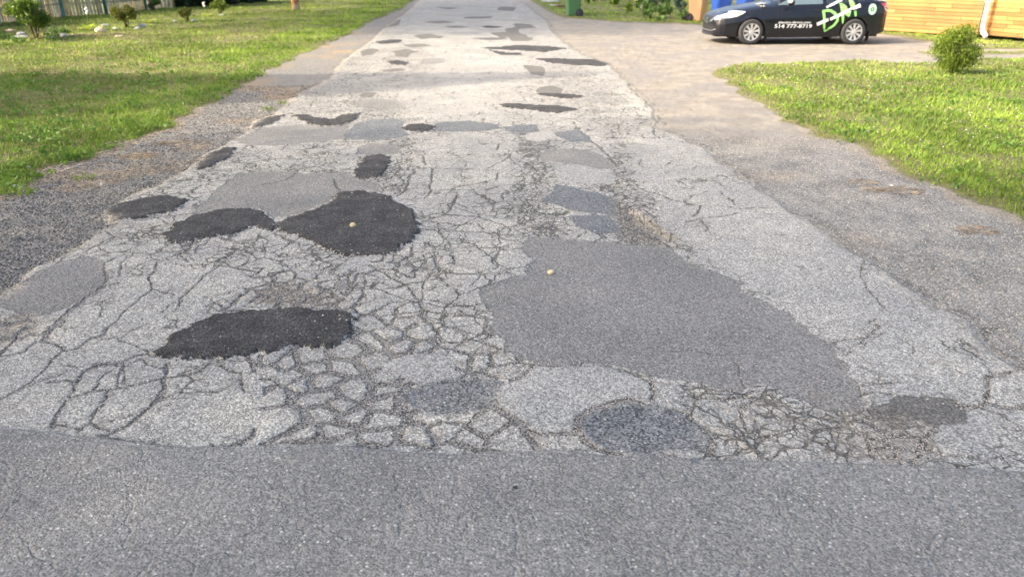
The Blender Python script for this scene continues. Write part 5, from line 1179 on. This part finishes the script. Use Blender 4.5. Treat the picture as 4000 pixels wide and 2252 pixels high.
# lamps
poly('headlight', csl([(2812, 82), (2818, 66), (2840, 60), (2868, 58), (2900, 60), (2888, 68), (2868, 76), (2840, 82)]), 'S', M_LAMP, car, .010)
poly('indicator_lamp', csl([(2864, 72), (2872, 62), (2884, 62), (2880, 70)]), 'S', M_AMB, car, .014)
poly('headlight', [(-.70, .60), (-.70, .70), (-.52, .67), (-.50, .60), (-.58, .57)], 'F', M_LAMP, car, .008)
poly('headlight', [(.70, .60), (.70, .70), (.52, .67), (.50, .60), (.58, .57)], 'F', M_LAMP, car, .008)
poly('tail_light', [(3.16, .97), (3.34, .975), (3.40, .90), (3.36, .84), (3.26, .88)], 'S', M_RED, car, .008)
poly('reversing_lamp', [(3.27, .87), (3.36, .835), (3.42, .80), (3.38, .77), (3.31, .82)], 'S', M_LAMP, car, .010)
# front
poly('grille', [(-.44, .60), (-.34, .50), (.34, .50), (.44, .60), (.36, .64), (-.36, .64)], 'F', M_BLK, car, .006)
strip('chrome_grille_bar', [(-.52, .655), (-.42, .56), (-.25, .505), (0, .49), (.25, .505), (.42, .56), (.52, .655)], .05, 'F', M_CHROME, car, .016)
for seg in ([(-.045, .60), (-.035, .54)], [(.045, .60), (.035, .54)], [(-.035, .567), (.035, .567)]): strip('emblem', seg, .018, 'F', M_CHROME, car, .03)
poly('lower_intake', [(-.62, .42), (-.55, .30), (.55, .30), (.62, .42), (.5, .45), (-.5, .45)], 'F', M_BLK, car, .006)
strip('chrome_lower_bar', [(-.66, .36), (-.5, .315), (0, .30), (.5, .315), (.66, .36)], .03, 'F', M_CHROME, car, .02)
bm = bmesh.new()
pr = [(-.40, -.72), (-.62, -.70), (-.80, -.62), (-.92, -.45), (-.97, -.2), (-.98, 0), (-.97, .2), (-.92, .45), (-.80, .62), (-.62, .70), (-.40, .72)]
va = [bm.verts.new((x, y, .20)) for x, y in pr]; vb = [bm.verts.new((x * .97 + .02, y * .97, .245)) for x, y in pr]
for i in range(len(pr) - 1): bm.faces.new((va[i], va[i + 1], vb[i + 1], vb[i]))
bm.faces.new(va); bm.faces.new(vb[::-1]); obj('front_splitter', bm, M_BLK, car)
# underbody, flaps, mirror, wipers
bm = bmesh.new(); box(bm, 1.25, 0, .33, 4.1, 1.10, .32); obj('underbody', bm, M_BLK, car)
bm = bmesh.new(); box(bm, 1.28, 0, .24, 1.75, 1.62, .10); obj('floor_pan', bm, M_BLK, car)
for x_, y_ in ((.40, -.78), (WB + .40, -.78), (.40, .78), (WB + .40, .78)):
    bm = bmesh.new(); box(bm, x_, y_, .20, .02, .16, .24, ry=.12); obj('mud_flap', bm, M_BLK, car)
for s_ in (-1, 1):
    bm = bmesh.new(); bmesh.ops.create_icosphere(bm, subdivisions=3, radius=1, matrix=Matrix.Translation((.86, s_ * .99, 1.0)) @ Matrix.Diagonal((.075, .125, .07, 1))); mr = obj('door_mirror', bm, M_PAINT, car, True)
    bm = bmesh.new(); tube(bm, [(.84, s_ * .84, .91), (.85, s_ * .93, .96)], .022, 6); obj('mirror_arm', bm, M_BLK, mr)
    if s_ < 0:
        bm = bmesh.new(); bmesh.ops.create_icosphere(bm, subdivisions=2, radius=1, matrix=Matrix.Translation((.835, -.995, 1.02)) @ Matrix.Diagonal((.062, .115, .055, 1))); obj('mirror_cap', bm, simple('mirror_cap_pale', (.55, .47, .42), .4), mr, True)
for a, b in (((.52, -.55), (.66, .0)), ((.50, .02), (.64, .5))):
    strip('wiper', [a, b], .02, 'T', M_BLK, car, .03)
bm = bmesh.new(); tube(bm, [(2.98, .4, .22), (3.42, .4, .22)], .03, 8); obj('exhaust', bm, M_CHROME, car)
# wheels
def wheel(x_, s_):
    y_ = s_ * .78; wl = None
    bm = bmesh.new(); prof = [(.205, -.10), (.255, -.105), (.290, -.095), (.304, -.07), (.307, 0), (.304, .07), (.290, .095), (.255, .105), (.205, .10)]
    rr = []
    for r_, h_ in prof: rr.append([bm.verts.new((r_ * math.cos(k * 2 * math.pi / 48), h_, r_ * math.sin(k * 2 * math.pi / 48))) for k in range(48)])
    for i in range(len(rr) - 1):
        for k in range(48): bm.faces.new((rr[i][k], rr[i][(k + 1) % 48], rr[i + 1][(k + 1) % 48], rr[i + 1][k]))
    wl = empty('wheel', (x_, y_, .307)); wl.parent = car; obj('tyre', bm, M_TYRE, wl, True)
    bm = bmesh.new(); sy = s_ * .085
    lathe(bm, [(.208, sy), (.208, sy * .2), (.20, sy * .2)], 40, cap=False)
    for (r0, r1) in ((.188, .212),):
        ring = [[bm.verts.new((r_ * math.cos(k * math.pi / 20), sy * (1.08 if j == 0 else 1.12), r_ * math.sin(k * math.pi / 20))) for k in range(40)] for j, r_ in enumerate((r0, r1))]
        for k in range(40): bm.faces.new((ring[0][k], ring[0][(k + 1) % 40], ring[1][(k + 1) % 40], ring[1][k]))
    obj('rim_barrel', bm, simple('rim_dark', (.05, .05, .05), .6), wl) if False else obj('rim', bm, M_ALLOY, wl)
    bm = bmesh.new(); lathe(bm, [(.186, sy * .72), (.186, sy * .74)], 36); obj('wheel_backing', bm, simple('dark_wheel_backing', (.03, .028, .027), .7), wl)  # dark disc filling the gaps behind the spokes
    for k in range(9):
        a = k * 2 * math.pi / 9 + .2; bm = bmesh.new(); ca, sa = math.cos(a), math.sin(a)
        def P3(r_, t_, y3): return (r_ * ca - t_ * sa, y3, r_ * sa + t_ * ca)
        q = [P3(.03, -.014, sy * 1.0), P3(.03, .014, sy * 1.0), P3(.195, .030, sy * 1.10), P3(.195, -.030, sy * 1.10)]; q2 = [(x, y - s_ * .02, z) for x, y, z in q]
        v1 = [bm.verts.new(p) for p in q]; v2 = [bm.verts.new(p) for p in q2]; bm.faces.new(v1); bm.faces.new(v2[::-1])
        for i in range(4): bm.faces.new((v1[i], v1[(i + 1) % 4], v2[(i + 1) % 4], v2[i]))
        obj('spoke', bm, M_ALLOY, wl)
    bm = bmesh.new(); lathe(bm, [(.045, sy * 1.18), (.045, sy * .8)], 16); obj('hub_cap', bm, M_ALLOY, wl)
for x_ in (0, WB):
    for s_ in (-1, 1): wheel(x_, s_)
# lettering on the side
def sx(u, v): return cs(2980 + u / 6.44, v / 6.44)
def lime(pts, wd): strip('lettering', [sx(*p) for p in pts], [w_ / 6.44 / ppm(176) for w_ in wd], 'S', M_LIME, car, .007)
def wht(pts, wd): strip('lettering', [sx(*p) for p in pts], [w_ / 6.44 / ppm(176) for w_ in wd], 'S', M_WPR, car, .011)
lime([(1390, 360), (1430, 520), (1455, 680), (1495, 830)], [70, 60, 55, 30])
lime([(1370, 375), (1480, 360), (1580, 365), (1690, 430), (1760, 520), (1770, 590), (1700, 690), (1600, 760), (1495, 830)], [50, 60, 60, 70, 70, 60, 60, 50, 30])
lime([(1800, 205), (1850, 350), (1890, 500), (1915, 650)], [30, 60, 70, 30]); lime([(1820, 215), (1900, 300), (1980, 420), (2050, 490)], [60, 130, 100, 40])
lime([(2045, 100), (2080, 200), (2110, 260)], [30, 110, 90]); lime([(2060, 100), (2110, 200), (2160, 220)], [30, 70, 20]); lime([(2170, 320), (2190, 400), (2210, 490)], [70, 60, 40]); lime([(2120, 230), (2060, 350), (2040, 480)], [60, 60, 40])
wht([(1270, 670), (1400, 615), (1540, 560)], [80, 75, 70]); wht([(1580, 555), (1750, 480), (1950, 390), (2130, 310), (2300, 245)], [65, 70, 75, 75, 80]); wht([(1460, 290), (1650, 210), (1850, 130)], [40, 45, 50])
def text_on(body_txt, u0, v0, u1, hpx, name='lettering', bold=.0):
    cu = bpy.data.curves.new(name, 'FONT'); cu.body = body_txt; cu.size = 1; cu.offset = bold; cu.resolution_u = 2; to = bpy.data.objects.new(name, cu); COL.objects.link(to)
    dg = bpy.context.evaluated_depsgraph_get(); me = to.evaluated_get(dg).to_mesh()
    xs_ = [v.co.x for v in me.vertices]; ys_ = [v.co.y for v in me.vertices]; x0, x1, y0, y1 = min(xs_), max(xs_), min(ys_), max(ys_)
    A0 = sx(u0, v0); A1 = sx(u1, v0); Hh = sx(u0, v0 - hpx)[1] - A0[1]
    V = [(A0[0] + (v.co.x - x0) / (x1 - x0) * (A1[0] - A0[0]), A0[1] + (v.co.y - y0) / (y1 - y0) * Hh) for v in me.vertices]; F_ = [tuple(p.vertices) for p in me.polygons]
    to.evaluated_get(dg).to_mesh_clear(); bpy.data.objects.remove(to); bpy.data.curves.remove(cu)
    return project(name, V, F_, 'S', M_WPR, car, .007)
text_on('514 777-8719', 225, 752, 1155, 88, bold=.018); text_on('electro-direct.com', 305, 648, 1115, 52, bold=.012)
cx0, cz0 = sx(2640 - 0, 330); cx0, cz0 = cs(3387, 52); k_ = ppm(176)
N_ = 24; ring_o = [(cx0 + 17 / k_ * math.cos(2 * math.pi * i / N_), cz0 + 20 / k_ * math.sin(2 * math.pi * i / N_)) for i in range(N_)]; ring_i = [(cx0 + 7 / k_ * math.cos(2 * math.pi * i / N_), cz0 + 8 / k_ * math.sin(2 * math.pi * i / N_)) for i in range(N_)]
M_MINT = simple('mint_print', (.48, .75, .50), .5, .04)
project('round_sticker', ring_o + ring_i, [(i, (i + 1) % N_, N_ + (i + 1) % N_, N_ + i) for i in range(N_)], 'S', M_MINT, car, .007)
strip('round_sticker_mark', [(cx0, cz0 - 5 / k_), (cx0, cz0 + 5 / k_)], 5 / k_, 'S', M_MINT, car, .008)
a_, b_ = cs(2960, 43), cs(2979, 31); poly('white_sticker', [(a_[0], a_[1]), (b_[0], a_[1]), (b_[0], b_[1]), (a_[0], b_[1])], 'S', M_WPR, car, .008)
